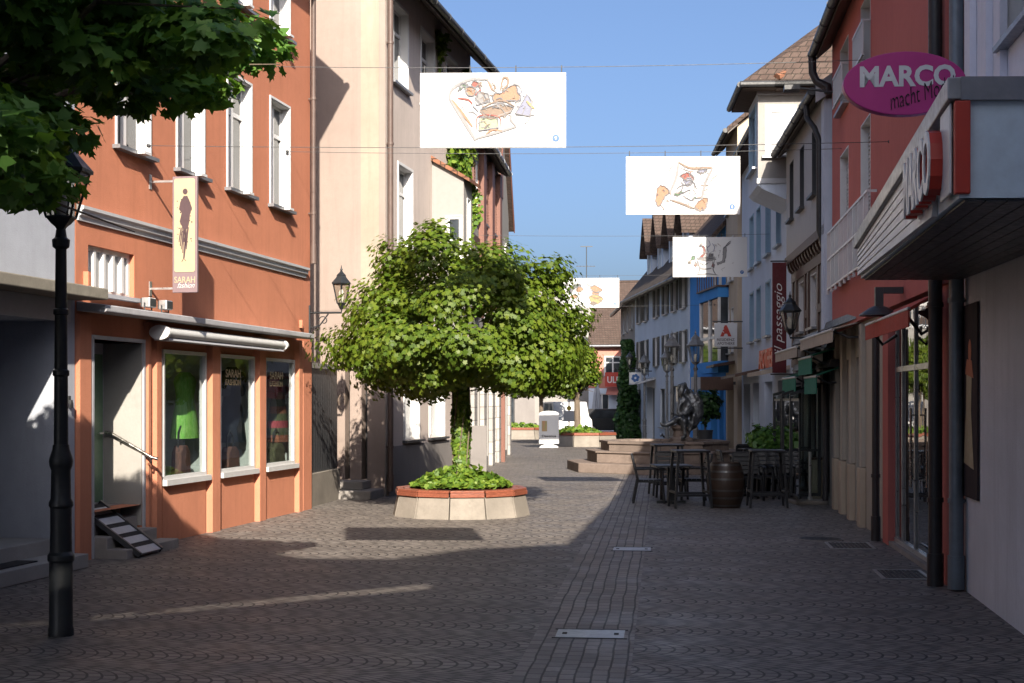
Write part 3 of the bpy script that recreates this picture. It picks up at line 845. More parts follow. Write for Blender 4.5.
m = MB(); m.box(FPS.s(361), FPS.s(379), -.012, -.002, 2.9, HP-.1); part('bare_plaster_strip', m, M['bareplaster'], th, frame=FPS)
for a, b, *_ in eo:
    m = MB(); m.box(a, b, .30, .34, .35, 2.75); part('side_door', m, M['dark'], th, frame=FPS)
m = MB(); m.box(sa[1]-.9, DP-.02, -1.0, -.02, -.1, .17).box(sa[1]-.75, DP-.3, -.62, -.021, .171, .34); part('steps', m, M['step'], th, frame=FPS, bevel=.02)
gable_roof(th, FP, LP, HP, DP, 3.6, .75, 'tiledark', ends=.35, gutter='darkgrey')
m = MB(); m.box(.16, LP-.01, -.05, -.002, -.3, 1.02); part('plinth', m, M['pinkbase'], th)
for a, b in GW: window(th, FP, a, b, 1.12, 3.0, .2, 'two', pane='pane2', sill='darkgrey', trim=.07)
for a, b in T1: window(th, FP, a, b, 5.3, 7.05, .2, 'tee', pane='pane', trim=.07)
for a, b in T2: window(th, FP, a, b, 8.75, 10.45, .2, 'tee', pane='pane', trim=.07)
downpipe(th, FP, .08, 0.1, HP-.3, .09, .06, 'pipe', top=.72)
# white bay with lean-to roof
s0, s1, pr = 4.02, 4.95, .76
m = MB()
m.M = Matrix.Translation((0,0,0))
z0, zt0, zt1 = 3.6, 7.62, 7.18
sideops = (.36, .70, 5.35, 6.30, .06)
mm = MB(); FB = Frame(FP.pt(s0, -.0).xy, FP.pt(s0, -pr).xy)     # side facing the camera
mm.panel(0, pr, z0, zt1, [sideops]); mm.add([(0,0,zt1),(pr,0,zt1),(0,0,zt0)], [(0,1,2)])
# the frame above runs street-ward; outward normal points to the camera
by = part('bay', mm, M['white'], th, frame=FB)
mm = MB(); mm.panel(s0, s1, z0, zt1, [(s0+.35, s1-.3, 5.35, 6.75, .1)], y=-pr); mm.add([(s1,-pr,z0),(s1,0,z0),(s1,0,zt0),(s1,-pr,zt1)], [(0,1,2,3)]); mm.add([(s0,-pr,z0),(s1,-pr,z0),(s1,0,z0),(s0,0,z0)], [(3,2,1,0)])
part('bay', mm, M['white'], th)
mm = MB(); mm.prism([(.0, zt0), (-pr-.18, zt1-.09), (-pr-.18, zt1-.01), (.0, zt0+.12)], 'x', s0-.12, s1+.15); part('bay_roof', mm, M['tile2'], th)
window(th, FB, .36, .70, 5.35, 6.30, .06, 'single2', frame='whitepaint', sill='whitepaint', trim=.03)
window(th, FP, s0+.35, s1-.3, 5.35, 6.75, .1, 'two', frame='whitepaint', y=-pr, trim=.03)

# dark gate in the gap between the two houses
FGATE = Frame(FO.pt(LO+.02, .12).xy, FO.pt(LO+2.55, .30).xy)
t = thing('dark_fence', 'dark boarded fence on a concrete base between orange and pink house', 'fence', frame=FGATE)
m = MB(); m.box(0, FGATE.L, -.06, .12, -.1, .62); part('plinth', m, M['concrete'], t, bevel=.01)
m = MB()
n = 14
for i in range(n): m.box(FGATE.L*i/n+.004, FGATE.L*(i+1)/n-.004, .0, .05, .62, 2.60)
part('boards', m, M['darkgrey'], t)
m = MB(); m.box(-.01, FGATE.L+.02, -.05, .12, 2.601, 2.70); part('coping', m, M['step'], t)

# ---- boarded house with stone ground floor, then a white gable house
FT = Frame((-1.15, 38.6), (-.47, 46.0)); LT, HT, DT = FT.L, 9.4, 7.5
th = thing('boarded_house', 'narrow house with red-brown boarding above a grey stone ground floor', 'house', frame=FT)
tw = [(1.0, 1.8), (3.2, 4.0), (5.6, 6.4)]
gd = [(1.0, 2.3, .3, 2.9, .25), (3.2, 4.6, .3, 2.9, .25), (5.5, 6.6, .3, 2.9, .25)]
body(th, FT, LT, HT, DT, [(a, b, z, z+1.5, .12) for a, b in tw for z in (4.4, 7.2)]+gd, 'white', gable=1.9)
gable_roof(th, FT, LT, HT, DT, 1.9, .35, 'tile', ends=.02)
for a, b in tw:
    for z in (4.4, 7.2): window(th, FT, a, b, z, z+1.5, .12, 'two', shutters='brownboard')
for a, b, c, d, e in gd: window(th, FT, a, b, c, d, .22, 'two', frame='darkgrey', sill=None, lining=False, name='shop_window')
for a in (0.0, 2.4, 4.7, 6.68):
    m = MB(); m.box(a+.02, a+.72, -.13, -.003, -.2, 3.1); part('stone_pier', m, M['ashlar'], th, bevel=.01)
m = MB(); m.box(0, LT, -.2, -.004, 3.1, 3.3); part('string_course', m, M['ashlar'], th)
for x0, x1, z0, z1 in ((2.1, 2.75, 5.6, 9.2), (4.4, 5.1, 5.2, 9.2), (6.75, 7.35, 5.8, 9.2)):
    m = MB(); m.box(x0, x1, -.16, -.004, z0, z1)
    part('board_cladding', m, M['brownboard'], th)
m = MB()
for z in (3.9, 6.5, 9.2): m.box(0, LT, -.05, -.005, z-.1, z+.1)
part('timber_frame', m, M['timber'], th)
m = MB(); m.prism([(-.9, 4.15), (-.004, 4.5), (-.004, 4.62), (-.9, 4.25)], 'x', 4.6, 7.3); part('canopy', m, M['tiledark'], th)
m = MB(); m.box(LT-.16, LT-.04, -.26, -.135, 0, 4.4); part('downpipe', m, M['brownboard'], th)
FU = Frame((-.60, 46.06), (-.12, 52.3)); LU = FU.L
th = thing('gabled_house', 'white house whose steep gable faces the street, beyond the boarded house', 'house', frame=FU)
wv = [(1.0, 1.9), (4.2, 5.1)]
ops = [(a, b, z, z+1.4, .14) for a, b in wv for z in (3.7, 6.3)] + [(2.7, 3.5, 9.0, 10.2, .14)] + [(.9, 2.4, .2, 2.8, .25), (3.6, 5.4, .2, 2.8, .25)]
m = MB(); m.panel(0, LU, -.3, 8.6, [o for o in ops if o[3] < 8.6])
m.add([(0,0,-.3),(0,8,-.3),(0,8,8.6),(0,0,8.6)], [(0,3,2,1)]).add([(LU,0,-.3),(LU,8,-.3),(LU,8,8.6),(LU,0,8.6)], [(0,1,2,3)])
m.add([(0,0,8.6),(LU,0,8.6),(LU/2,0,12.2)], [(0,1,2)]).add([(0,8,8.6),(LU,8,8.6),(LU/2,8,12.2)], [(2,1,0)])
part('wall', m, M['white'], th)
m = MB(); e = .35; k_ = 3.6/(LU/2)
m.prism([(-e, 8.6-e*k_+.03), (LU/2, 12.23), (LU+e, 8.6-e*k_+.03), (LU+e, 8.6-e*k_+.2), (LU/2, 12.45), (-e, 8.6-e*k_+.2)], 'y', -.16, 8.2); r_ = part('roof', m, M['tile'], th)
m = MB(); m.prism([(-e, 8.6-e*k_-.02), (LU/2, 12.18), (LU+e, 8.6-e*k_-.02), (LU+e, 8.6-e*k_+.22), (LU/2, 12.47), (-e, 8.6-e*k_+.22)], 'y', -.20, -.162); part('bargeboard', m, M['brownboard'], r_)
for a, b in wv:
    for z in (3.7, 6.3): window(th, FU, a, b, z, z+1.4, .14, 'two')
m = MB(); m.box(2.7, 3.5, -.03, -.004, 9.0, 10.2); part('attic_shutter', m, M['brownboard'], th)
for a, b in ((.9, 2.4), (3.6, 5.4)): window(th, FU, a, b, .2, 2.8, .22, 'two', frame='darkgrey', sill=None, lining=False, name='shop_window')
for a, b in ((.02, .5), (2.6, 3.3), (LU-.6, LU-.02)):
    m = MB(); m.box(a, b, -.1, -.003, -.2, 3.2); part('stone_pier', m, M['ashlar'], th)
# ================================================================== RIGHT SIDE OF THE STREET
# ---- shop with the canopy, nearest on the right
FM = Frame((4.77, 15.0), (2.92, 2.0)); LM, HM = FM.L, 8.5
th = thing('canopy_shop_house', 'mauve grey shop house with slatted canopy and downpipe, nearest on the right', 'house', frame=FM)
upw = [(2.2, 3.6), (5.4, 6.8), (8.6, 10.0)]
ops = [(a, b, 5.2, 6.9, .18) for a, b in upw] + [(8.5, 12.2, .3, 2.7, .15)]
m = MB(); m.panel(0, LM, -.3, 3.9, [ops[-1]]); m.add([(0,0,-.3),(0,9,-.3),(0,9,3.9),(0,0,3.9)], [(0,3,2,1)]); m.add([(LM,0,-.3),(LM,9,-.3),(LM,9,3.9),(LM,0,3.9)], [(0,1,2,3)])
part('wall', m, M['marco'], th)
m = MB(); m.panel(0, LM, 3.9, HM, ops[:-1]); m.add([(0,0,3.9),(0,9,3.9),(0,9,HM),(0,0,HM)], [(0,3,2,1)]); m.add([(LM,0,3.9),(LM,9,3.9),(LM,9,HM),(LM,0,HM)], [(0,1,2,3)])
m.add([(0,9,-.3),(LM,9,-.3),(LM,9,HM),(0,9,HM)], [(3,2,1,0)]).add([(0,0,HM),(0,9,HM),(0,4.5,HM+2.6)], [(0,2,1)]).add([(LM,0,HM),(LM,9,HM),(LM,4.5,HM+2.6)], [(0,1,2)])
part('upper_wall', m, M['marcoup'], th)
gable_roof(th, FM, LM, HM, 9, 2.6, .42, 'tiledark', ends=.0, gutter='zinc')
for a, b in upw: window(th, FM, a, b, 5.2, 6.9, .18, 'two')
window(th, FM, 8.5, 12.2, .3, 2.7, .13, 'two', frame='darkgrey', lining=False, sill=None, name='shop_window')
for x in (.42, 1.28, 1.95, 3.85, 4.65, 5.1, 7.05, 7.8, 8.3):
    m = MB(); m.box(x, x+.30, -.07, -.003, 3.9, HM-.35); part('pilaster', m, M['marcoup'], th)
downpipe(th, FM, .12, .02, HM-.1, .10, .075, 'pipegrey')
# canopy
FC = Frame((3.68, 15.0), (2.61, 8.3)); LC = FC.L
# corners in the canopy's own frame; back edge follows the wall
def cpt(p): return FC.M.inverted() @ Vector(p)
fz = [(3.70, 3.28), (3.85, 3.18)]
wl = cpt(FM.pt(.03, -.004)); wr = cpt(FM.pt(FM.L*0+6.78, -.004))
m = MB()
A = [(0,0,fz[0][1]), (LC,0,fz[1][1]), (wr.x,wr.y,fz[1][1]), (wl.x,wl.y,fz[0][1])]
B = [(0,0,fz[0][0]), (LC,0,fz[1][0]), (wr.x,wr.y,fz[1][0]), (wl.x,wl.y,fz[0][0])]
m.add(A+B, [(0,3,2,1),(4,5,6,7),(0,1,5,4),(1,2,6,5),(2,3,7,6),(3,0,4,7)])
cn = part('canopy', m, M['canopyblue'], th, frame=FC)
m = MB()       # slatted face
n = 6
for i in range(n):
    q0, q1 = (i+.06)/n, (i+.94)/n
    a0 = fz[0][1]+.03+(fz[0][0]-.1-fz[0][1]-.03)*q0; a1 = fz[0][1]+.03+(fz[0][0]-.1-fz[0][1]-.03)*q1
    b0 = fz[1][1]+.03+(fz[1][0]-.1-fz[1][1]-.03)*q0; b1 = fz[1][1]+.03+(fz[1][0]-.1-fz[1][1]-.03)*q1
    m.add([(0,-.003,a0),(LC-.9,-.003,b0-.03),(LC-.9,-.003,b1),(0,-.003,a1),(0,-.04,a0),(LC-.9,-.04,b0-.03),(LC-.9,-.03,b1),(0,-.03,a1)],
          [(4,5,6,7),(0,1,5,4),(2,3,7,6),(0,4,7,3),(1,2,6,5)])
part('slat', m, M['whitepaint'], cn)
m = MB()       # trim along the top and the end, boarded underside
m.add([(-.05,-.07,3.60),(LC+.03,-.07,3.75),(LC+.03,-.07,3.88),(-.05,-.07,3.73),(-.05,.06,3.60),(LC+.03,.06,3.75),(LC+.03,.06,3.88),(-.05,.06,3.73)],
      [(0,1,2,3),(7,6,5,4),(0,4,5,1),(3,2,6,7),(1,5,6,2),(0,3,7,4)])
part('edge_trim', m, M['zinc'], cn, bevel=.008)
nn = Vector((wr.x-LC, wr.y)); 
m = MB()
m.box(0, nn.length-.02, -.04, -.003, 3.745, 3.88)
RE = Matrix.Translation((LC, 0, 0)) @ Matrix.Rotation(math.atan2(nn.y, nn.x), 4, 'Z')
part('edge_trim', m, M['zinc'], cn, off=RE)
for q in (.34, .68, .97):
    m = MB(); m.box(nn.length*q-.012, nn.length*q+.012, -.008, -.002, 3.19, 3.74); part('panel_joint', m, M['pipegrey'], cn, off=RE)
m = MB()
k = 9
for i in range(k):
    q0, q1 = (i+.04)/k, (i+.96)/k
    def lp(q, side):
        a = Vector((.02, .03)).lerp(Vector((wl.x+.02, wl.y-.03)), q); b = Vector((LC-.02, .03)).lerp(Vector((wr.x-.02, wr.y-.03)), q)
        return (a.x, a.y, 3.262) if side == 0 else (b.x, b.y, 3.162)
    P = [lp(q0,0), lp(q0,1), lp(q1,1), lp(q1,0)]
    m.add(P+[(p[0],p[1],p[2]+.012) for p in P], [(0,3,2,1),(4,5,6,7),(0,1,5,4),(1,2,6,5),(2,3,7,6),(3,0,4,7)])
part('underside_board', m, M['darkgrey'], cn)
s_a, s_b = FC.s(905, .12), FC.s(931, .12)
tm = text_mb('MARCO', s_b-s_a, .40, .08, .025)
l_ = part('lettering', tm, M['signred'], th, frame=FC, off=((s_a+s_b)/2, -.042, 3.46))
tm = text_mb('MARCO', s_b-s_a, .40, .012, .025)
part('letter_face', tm, M['whitepaint'], l_, off=(0, -.081, 0))
m = MB(); m.box(FC.s(940, .05), LC-.03, -.05, -.034, 3.21, 3.74); lb = part('light_box', m, M['whitepaint'], th, frame=FC, bevel=.01)
m = MB(); m.box(LC-.028, LC+.035, -.03, .06, 3.20, 3.742); part('end_panel', m, M['signred'], th, frame=FC, bevel=.008)
# oval sign
t = thing('oval_sign', 'purple oval MARCO macht mode sign above the slatted canopy', 'sign', (3.03, 11.0, 4.44), math.atan2(-.10, .99))
m = MB(); m.prism([(.465*math.cos(a), .245*math.sin(a)) for a in [2*math.pi*i/56 for i in range(56)]], 'y', -.05, .05); b = part('board', m, M['magenta'], t, bevel=.006)
tm = text_mb('MARCO', .72, .165, .004, .035); part('lettering', tm, M['whitepaint'], b, off=(.02, -.051, .055))
tm = text_mb('macht Mode!', .52, .13, .004, -.012, .45); o = part('lettering', tm, M['dark'], b, off=Matrix.Translation((.13, -.056, -.075)) @ Matrix.Rotation(R(-15), 4, 'Y'))
m = MB(); m.box(.30, 1.22, -.02, .02, -.02, .02) ; part('bracket', m, M['darkgrey'], t, off=(0, .075, 0))
# wall poster
t = thing('fashion_poster', 'tall narrow fashion poster hung on the mauve grey wall', 'poster', frame=FM)
s0_, s1_ = FM.s(964), FM.s(980); z0_, z1_ = 1.0, 2.98
m = MB(); m.box(s0_, s1_, -.03, -.006, z0_, z1_); b = part('board', m, cloth('poster_dark_print', (.055,.04,.04), (.03,.025,.03), 3), t)
w_ = s1_-s0_; c_ = (s0_+s1_)/2
m = MB(); m.prism([(c_-.3*w_, z0_+.35), (c_+.32*w_, z0_+.3), (c_+.15*w_, z0_+.9), (c_+.2*w_, z0_+1.25), (c_-.12*w_, z0_+1.3), (c_-.15*w_, z0_+.9)], 'y', -.034, -.031); part('dress_print', m, M['signcream'], b)
m = MB(); m.prism([(c_+.08*w_+.09*w_*math.cos(a), z0_+1.5+.12*math.sin(a)) for a in [k*.52 for k in range(12)]], 'y', -.034, -.031); m.prism([(c_-.2*w_, z0_+1.27), (c_+.3*w_, z0_+1.22), (c_+.2*w_, z0_+1.4), (c_-.1*w_, z0_+1.42)], 'y', -.0345, -.031); part('skin_print', m, M['orange_base'], b)

# ---- red house
FRd = Frame((5.90, 26.2), (4.63, 15.2)); LRd, HR = FRd.L, 8.55
LRd = FRd.L
th = thing('red_house', 'dark red rendered house with white balcony rails above a glazed shop', 'house', frame=FRd)
rw = [(1.3, 2.5), (4.1, 5.2)]
ops = [(a, b, 4.05, 6.25, .2) for a, b in rw] + [(a, b, 7.0, 8.1, .2) for a, b in rw]
m = MB(); m.panel(0, LRd, 3.25, HR, ops)
m.add([(0,0,3.25),(0,9,3.25),(0,9,HR),(0,0,HR)], [(0,3,2,1)]).add([(LRd,0,3.25),(LRd,9,3.25),(LRd,9,HR),(LRd,0,HR)], [(0,1,2,3)])
m.add([(0,0,3.25),(LRd,0,3.25),(LRd,9,3.25),(0,9,3.25)], [(3,2,1,0)])
m.add([(0,0,HR),(0,9,HR),(0,4.5,HR+3.4)], [(0,2,1)]).add([(LRd,0,HR),(LRd,9,HR),(LRd,4.5,HR+3.4)], [(0,1,2)])
part('upper_wall', m, M['red'], th)
gr = gable_roof(th, FRd, LRd, HR, 9, 3.4, .30, 'tiledark', ends=.12, gutter='pipedark')
g0 = FRd.s(875, .05)
gops = [(.25, .95, .1, 2.7, .2), (1.35, 2.2, .1, 2.7, .2), (2.65, 3.55, .1, 2.7, .2)]
m = MB(); m.panel(-.1, g0-.1, -.3, 3.245, gops, y=.10); m.add([(-.1,.1,-.3),(-.1,5,-.3),(-.1,5,3.245),(-.1,.1,3.245)], [(0,3,2,1)]); part('ground_floor_wall', m, M['cream'], th)
for a, b, c, d, e in gops:
    m = MB(); m.box(a+.003, b-.003, .27, .31, c, d); part('dark_pane', m, M['doorglass'], th)
for a in (-.08, .97, 2.22, 3.57):
    m = MB(); m.box(a+.03, a+.34, .03, .098, .95, 3.2); part('pilaster', m, M['cream'], th)
    m = MB(); m.box(a, a+.37, .0, .097, -.2, .93); part('pilaster_base', m, M['beige'], th, bevel=.01)
for a, b in ((g0+.12, g0+.62), (LRd-.42, LRd)):
    m = MB(); m.box(a, b, .04, .5, -.2, 3.245); part('red_pier', m, M['red'], th)
ga, gb = g0+.63, LRd-.43
m = MB(); m.box(ga, gb, .16, .22, .12, 3.24); gl = part('shop_front', m, M['doorglass'], th)
m = MB()
xs = [ga, ga+.55, ga+1.55, ga+2.6, ga+3.7, gb-.06]
for x in xs: m.box(x, x+.05, .135, .158, .119, 3.24)
m.box(ga, gb, .138, .159, 2.38, 2.45).box(ga, gb, .12, .22, .0, .118)
part('mullion', m, M['alu'], gl)
m = MB(); m.tube([(ga+1.72,.07,.9),(ga+1.72,.07,1.9)], .016); m.box(ga+1.71, ga+1.73, .07, .135, .98, 1.0).box(ga+1.71, ga+1.73, .07, .135, 1.8, 1.82); part('door_pull', m, M['steel'], gl)
m = MB(); m.prism([(ga-.1,.05),(gb+.1,.05),(gb+.1,.15),(ga-.1,.15)], 'z', -.1, .06); part('threshold', m, M['step'], th)
for a, b in rw:
    w = window(th, FRd, a, b, 4.05, 6.25, .18, 'two', pane='pane', frame='whitepaint', sill='zinc')
    m = MB()
    for i in range(26): m.add([(a+.05,.10,4.5+.065*i),(b-.05,.10,4.5+.065*i),(b-.05,.125,4.56+.065*i),(a+.05,.125,4.56+.065*i),(a+.05,.13,4.5+.065*i),(b-.05,.13,4.5+.065*i)], [(0,1,2,3),(0,4,5,1)])
    part('roller_shutter', m, M['whitepaint'], th)
    window(th, FRd, a, b, 7.0, 8.1, .18, 'two', pane='pane', frame='whitepaint', sill='zinc')
    m = MB()
    for z in (7.1, 7.6): m.box(a-.05, b+.05, -.13, -.10, z, z+.035)
    for i in range(9): m.box(a-.05+(b-a+.07)*i/8, a-.02+(b-a+.07)*i/8, -.125, -.105, 7.136, 7.6)
    m.box(a-.05, a-.03, -.10, -.003, 7.6, 7.63).box(b+.03, b+.05, -.10, -.003, 7.6, 7.63)
    part('window_rail', m, M['whitepaint'], th)
m = MB()
x0, x1 = .55, 5.9
for z in (3.98, 4.5, 4.98): m.box(x0, x1, -.15, -.12, z, z+.035)
n = 34
for i in range(n+1):
    x = x0+(x1-x0-.02)*i/n
    if i % 4 == 0: m.box(x, x+.045, -.155, -.115, 3.9, 5.0)
    else: m.box(x, x+.016, -.143, -.127, 4.016, 4.98)
for x in (x0, (x0+x1)/2, x1-.03):
    for z in (3.98, 4.98): m.box(x, x+.03, -.12, -.003, z, z+.035)
part('balcony_rail', m, M['whitepaint'], th)
downpipe(th, FRd, g0+.0, .0, 3.2, .04, .055, 'pipedark'); downpipe(th, FRd, LRd-.10, .0, HR-.2, .085, .075, 'pipedark')
m = MB(); m.tube([(-.05,-.36,HR-.12),(-.05,-.35,HR-.5),(-.05,-.28,HR-.66),(.02,-.08,HR-.78),(.02,-.08,HR-.9)], .075, 10); part('downpipe', m, M['pipedark'], th, smooth=True)
m = MB(); m.tube([(1.0,-.01,7.45),(1.0,-.7,7.55)], .022).box(.85, 1.15, -.95, -.68, 7.5, 7.58); part('flood_lamp', m, M['darkgrey'], th)
# red shop awning
s0_, s1_ = FRd.s(866, .8), FRd.s(910, .8)
FA = FRd
t = thing('shop_awning', 'short red cloth awning over the glazed shop door', 'awning', frame=FRd)
a0, a1 = FRd.s(866, .33), FRd.s(909, .33)
m = MB(); m.prism([(-.32, 2.97), (-.02, 3.16), (-.02, 3.18), (-.34, 3.0), (-.34, 2.80), (-.325, 2.80)], 'x', a0, a1); part('canvas', m, M['cloth_red'], t)
m = MB(); m.tube([(a0, -.33, 3.0), (a1, -.33, 3.0)], .02); part('roller', m, M['awning'], t)
for x in (a0+.25, a1-.25):
    m = MB(); m.tube([(x, .03, 2.85), (x-.2, -.12, 2.74), (x, -.32, 2.94)], .022); part('folding_arm', m, M['darkgrey'], t)
t = thing('heat_lamp', 'dark heat lamp hood hung under the red upper storey', 'lamp', FRd.pt(g0+2.2, -.30, 3.09), FRd.rot)
m = MB(); m.lathe([(.07,.10),(.12,.08),(.24,.0),(.25,-.02),(.21,-.02),(.10,.05)], n=18); part('hood', m, M['darkgrey'], t, smooth=True)
m = MB(); m.box(-.05, .05, -.05, .05, .10, .34); part('stem', m, M['darkgrey'], t)
m = MB(); m.box(-.05, .05, .051, .295, .26, .34); part('arm', m, M['darkgrey'], t)

# ---- timbered grey house with cafe
FH3 = Frame((6.52, 33.0), (5.99, 26.45)); L3, H3 = FH3.L, 7.9
th = thing('cafe_house', 'weathered grey boarded house with timbered storey above the cafe', 'house', frame=FH3)
j = .15
cw = [(.7, 1.4), (2.6, 3.3), (4.6, 5.3)]
m = MB(); m.panel(0, L3, 5.15, H3, [(a, b, 6.05, 7.35, .14) for a, b in cw], y=-j)
m.add([(0,-j,5.15),(0,8,5.15),(0,8,H3),(0,-j,H3)], [(0,3,2,1)]).add([(L3,-j,5.15),(L3,8,5.15),(L3,8,H3),(L3,-j,H3)], [(0,1,2,3)]).add([(0,-j,5.15),(L3,-j,5.15),(L3,0,5.15),(0,0,5.15)], [(3,2,1,0)])
m.add([(0,-j,H3),(0,8,H3),(0,3.9,H3+2.7)], [(0,2,1)]).add([(L3,-j,H3),(L3,8,H3),(L3,3.9,H3+2.7)], [(0,1,2)])
part('upper_wall', m, M['greywood'], th)
mo = [(1.2, 2.1), (3.2, 4.1)]
gop = [(.5, 2.0, .1, 2.7, .2), (2.6, 4.1, .1, 2.7, .2), (4.6, 6.0, .1, 2.7, .2)]
m = MB(); m.panel(0, L3, -.3, 5.149, [(a, b, 3.5, 4.6, .12) for a, b in mo]+gop); m.add([(0,0,-.3),(0,8,-.3),(0,8,5.149),(0,0,5.149)], [(0,3,2,1)]).add([(L3,0,-.3),(L3,8,-.3),(L3,8,5.149),(L3,0,5.149)], [(0,1,2,3)])
part('wall', m, M['white'], th)
m = MB()
for x in (.02, .75, 2.3, 2.85, 4.4, 5.2): m.box(x, x+.2, -.035, -.003, 2.9, 4.95)
m.box(0, L3, -.04, -.004, 2.75, 2.92).box(0, L3, -.04, -.004, 4.70, 4.9)
for x0, x1 in ((.22,.75),(2.5,2.85),(4.6,5.2)): m.box(x0, x1, -.036, -.0035, 3.75, 3.92)
part('timber_frame', m, M['timber'], th)
m = MB()
n = 15
for i in range(n):
    x = .08+(L3-.3)*i/(n-1)
    m = MB(); m.prism([(-.045, 4.90), (-.11, 4.96), (-.145, 5.06), (-.145, 5.145), (-.045, 5.145)], 'x', x, x+.16); part('corbel', m, M['timber'], th)
m = MB(); m.box(-.02, L3+.02, -j-.04, -j-.002, 5.10, 5.28); part('jetty_beam', m, M['timber'], th)
F3j = FH3
for a, b in cw: window(th, FH3, a, b, 6.05, 7.35, .14, 'two', y=-j, sill='darkgrey', frame='darkgrey')
for a, b in mo: window(th, FH3, a, b, 3.5, 4.6, .12, 'two')
for a, b, c, d, e in gop: window(th, FH3, a, b, c, d, .2, 'two', frame='darkgrey', lining=False, sill=None, name='shop_window')
r3 = gable_roof(th, FH3, L3, H3, 7.8, 2.7, .36, 'tile', ends=.15, gutter='darkgrey')
m = MB(); m.prism([(-.36, H3-.40), (3.9, H3+2.45), (3.9, H3+2.9), (-.36, H3-.06)], 'x', L3+.155, L3+.185); part('bargeboard', m, M['whiteeave'], r3)
m = MB(); m.tube([(L3-.75,-.42,H3-.2),(L3-.75,-.40,H3-.5),(L3-.45,-.30,H3-.75),(L3-.4,-.22,H3-1.0),(L3-.4,-.22,5.2),(L3-.4,-.1,4.8),(L3-.4,-.1,.1)], .055, 10); part('downpipe', m, M['pipedark'], th, smooth=True)
m = MB(); m.box(L3-.34, L3+.05, -.19, -.001, 2.93, H3-.3) ; part('render_strip', m, M['palewall'], th)
# awning cassettes and small green awnings
def cassette(label, x0, x1, z, out, mat, proj, drop, val, F=FH3):
    t = thing('cafe_awning', label, 'awning', frame=F, group='awnings along the cafe front')
    m = MB(); m.prism([(-out, z-drop), (-.02, z), (-.02, z+.025), (-out-.015, z-drop+.02), (-out-.015, z-drop-val), (-out, z-drop-val)], 'x', x0, x1); part('canvas', m, M[mat], t)
    m = MB(); m.tube([(x0, -out-.005, z-drop), (x1, -out-.005, z-drop)], .025); part('front_rail', m, M['awning'], t)
    m = MB(); m.prism([(-.20, z+.03), (-.005, z+.03), (-.005, z+.17), (-.15, z+.17)], 'x', x0-.03, x1+.03); part('cassette', m, M['darkgrey'], t)
    for x in (x0+.15, x1-.15):
        m = MB(); m.tube([(x, -.03, z-.25), (x, -out*.5, z-drop-.12), (x, -out, z-drop)], .02); part('folding_arm', m, M['darkgrey'], t)
def cas_px(label, p0, p1, y0, out, mat, val, drop=.14):
    a, b = FH3.s(p0, out), FH3.s(p1, out); zf = FH3.z((p0+p1)/2, y0, out)
    cassette(label, a, b, zf+drop, out, mat, 0, drop, val)
cas_px('wide beige awning at the near end of the cafe front', 801, 833, 335, .55, 'cloth_beige', .20)
cas_px('second beige awning, right beside the wall lantern', 776, 797, 350, .55, 'cloth_beige', .20)
cas_px('small green awning, uppermost of three at the cafe', 799, 812, 358, .45, 'cloth_green', .32)
cas_px('small green awning, lowest and nearest at the cafe', 805, 817, 377, .40, 'cloth_green', .32)
cas_px('small green awning, farthest along the cafe front', 783, 796, 378, .40, 'cloth_green', .32)
# glazed wind screens of the terrace
for i, (x, lab) in enumerate(((2.0, 'dark framed glass wind screen, farthest on the cafe terrace'), (3.7, 'dark framed glass wind screen in the middle of the terrace'), (5.2, 'dark framed glass wind screen, nearest on the terrace'))):
    t = thing('wind_screen', lab, 'wind screen', FH3.pt(x, 0, 0), FH3.rot, 'glass wind screens of the cafe')
    m = MB(); 
    P = [(-.62,.15),(-.62,2.05),(-.1,2.25),(-.1,.15)]
    m.box(-.03,.03,-.66,-.60,.12,2.08).box(-.03,.03,-.12,-.06,.12,2.27).box(-.03,.03,-.60,-.12,.12,.18).box(-.03,.03,-.60,-.12,1.0,1.04)
    m.prism([(-.66,2.08),(-.06,2.25),(-.06,2.31),(-.66,2.14)], 'x', -.03, .03)
    part('frame', m, M['black'], t)
    m = MB(); m.prism([(-.60,.18),(-.60,2.07),(-.12,2.22),(-.12,.18)], 'x', -.005, .005); part('pane', m, M['glass'], t)
    m = MB(); m.box(-.03, .9, -.70, -.66, .2, 2.05); m = MB(); m.box(.03, 1.3, -.64, -.615, .14, .19).box(.03, 1.3, -.64, -.615, 1.98, 2.03).box(1.27, 1.3, -.64, -.615, .19, 1.98); part('side_frame', m, M['black'], t)
    m = MB(); m.box(.03, 1.27, -.632, -.624, .19, 1.98); part('side_pane', m, M['glass'], t)
# vertical banner of the arcade
sb = FH3.s(790, 0) if False else 3.4
t = thing('vertical_banner', 'tall dark red cloth banner with white passage script at the cafe', 'banner', FH3.pt(.45, 0, 0), math.atan2(FH3.n.y, FH3.n.x)+math.pi)
zb, zt = 2.62, 5.15
m = MB(); m.box(-.52, -.20, -.012, .012, zb, zt); b = part('cloth', m, M['maroon'], t)
tm = text_mb('il passaggio', 1.6, .24, .004, -.006, .3); part('lettering', tm, M['whitepaint'], b, off=Matrix.Translation((-.36, -.0125, zb+1.25)) @ Matrix.Rotation(R(-90), 4, 'Y'))
for z in (zb-.03, zt+.03):
    m = MB(); m.tube([(0, 0, z), (-.56, 0, z)], .018); part('bracket', m, M['darkgrey'], t)

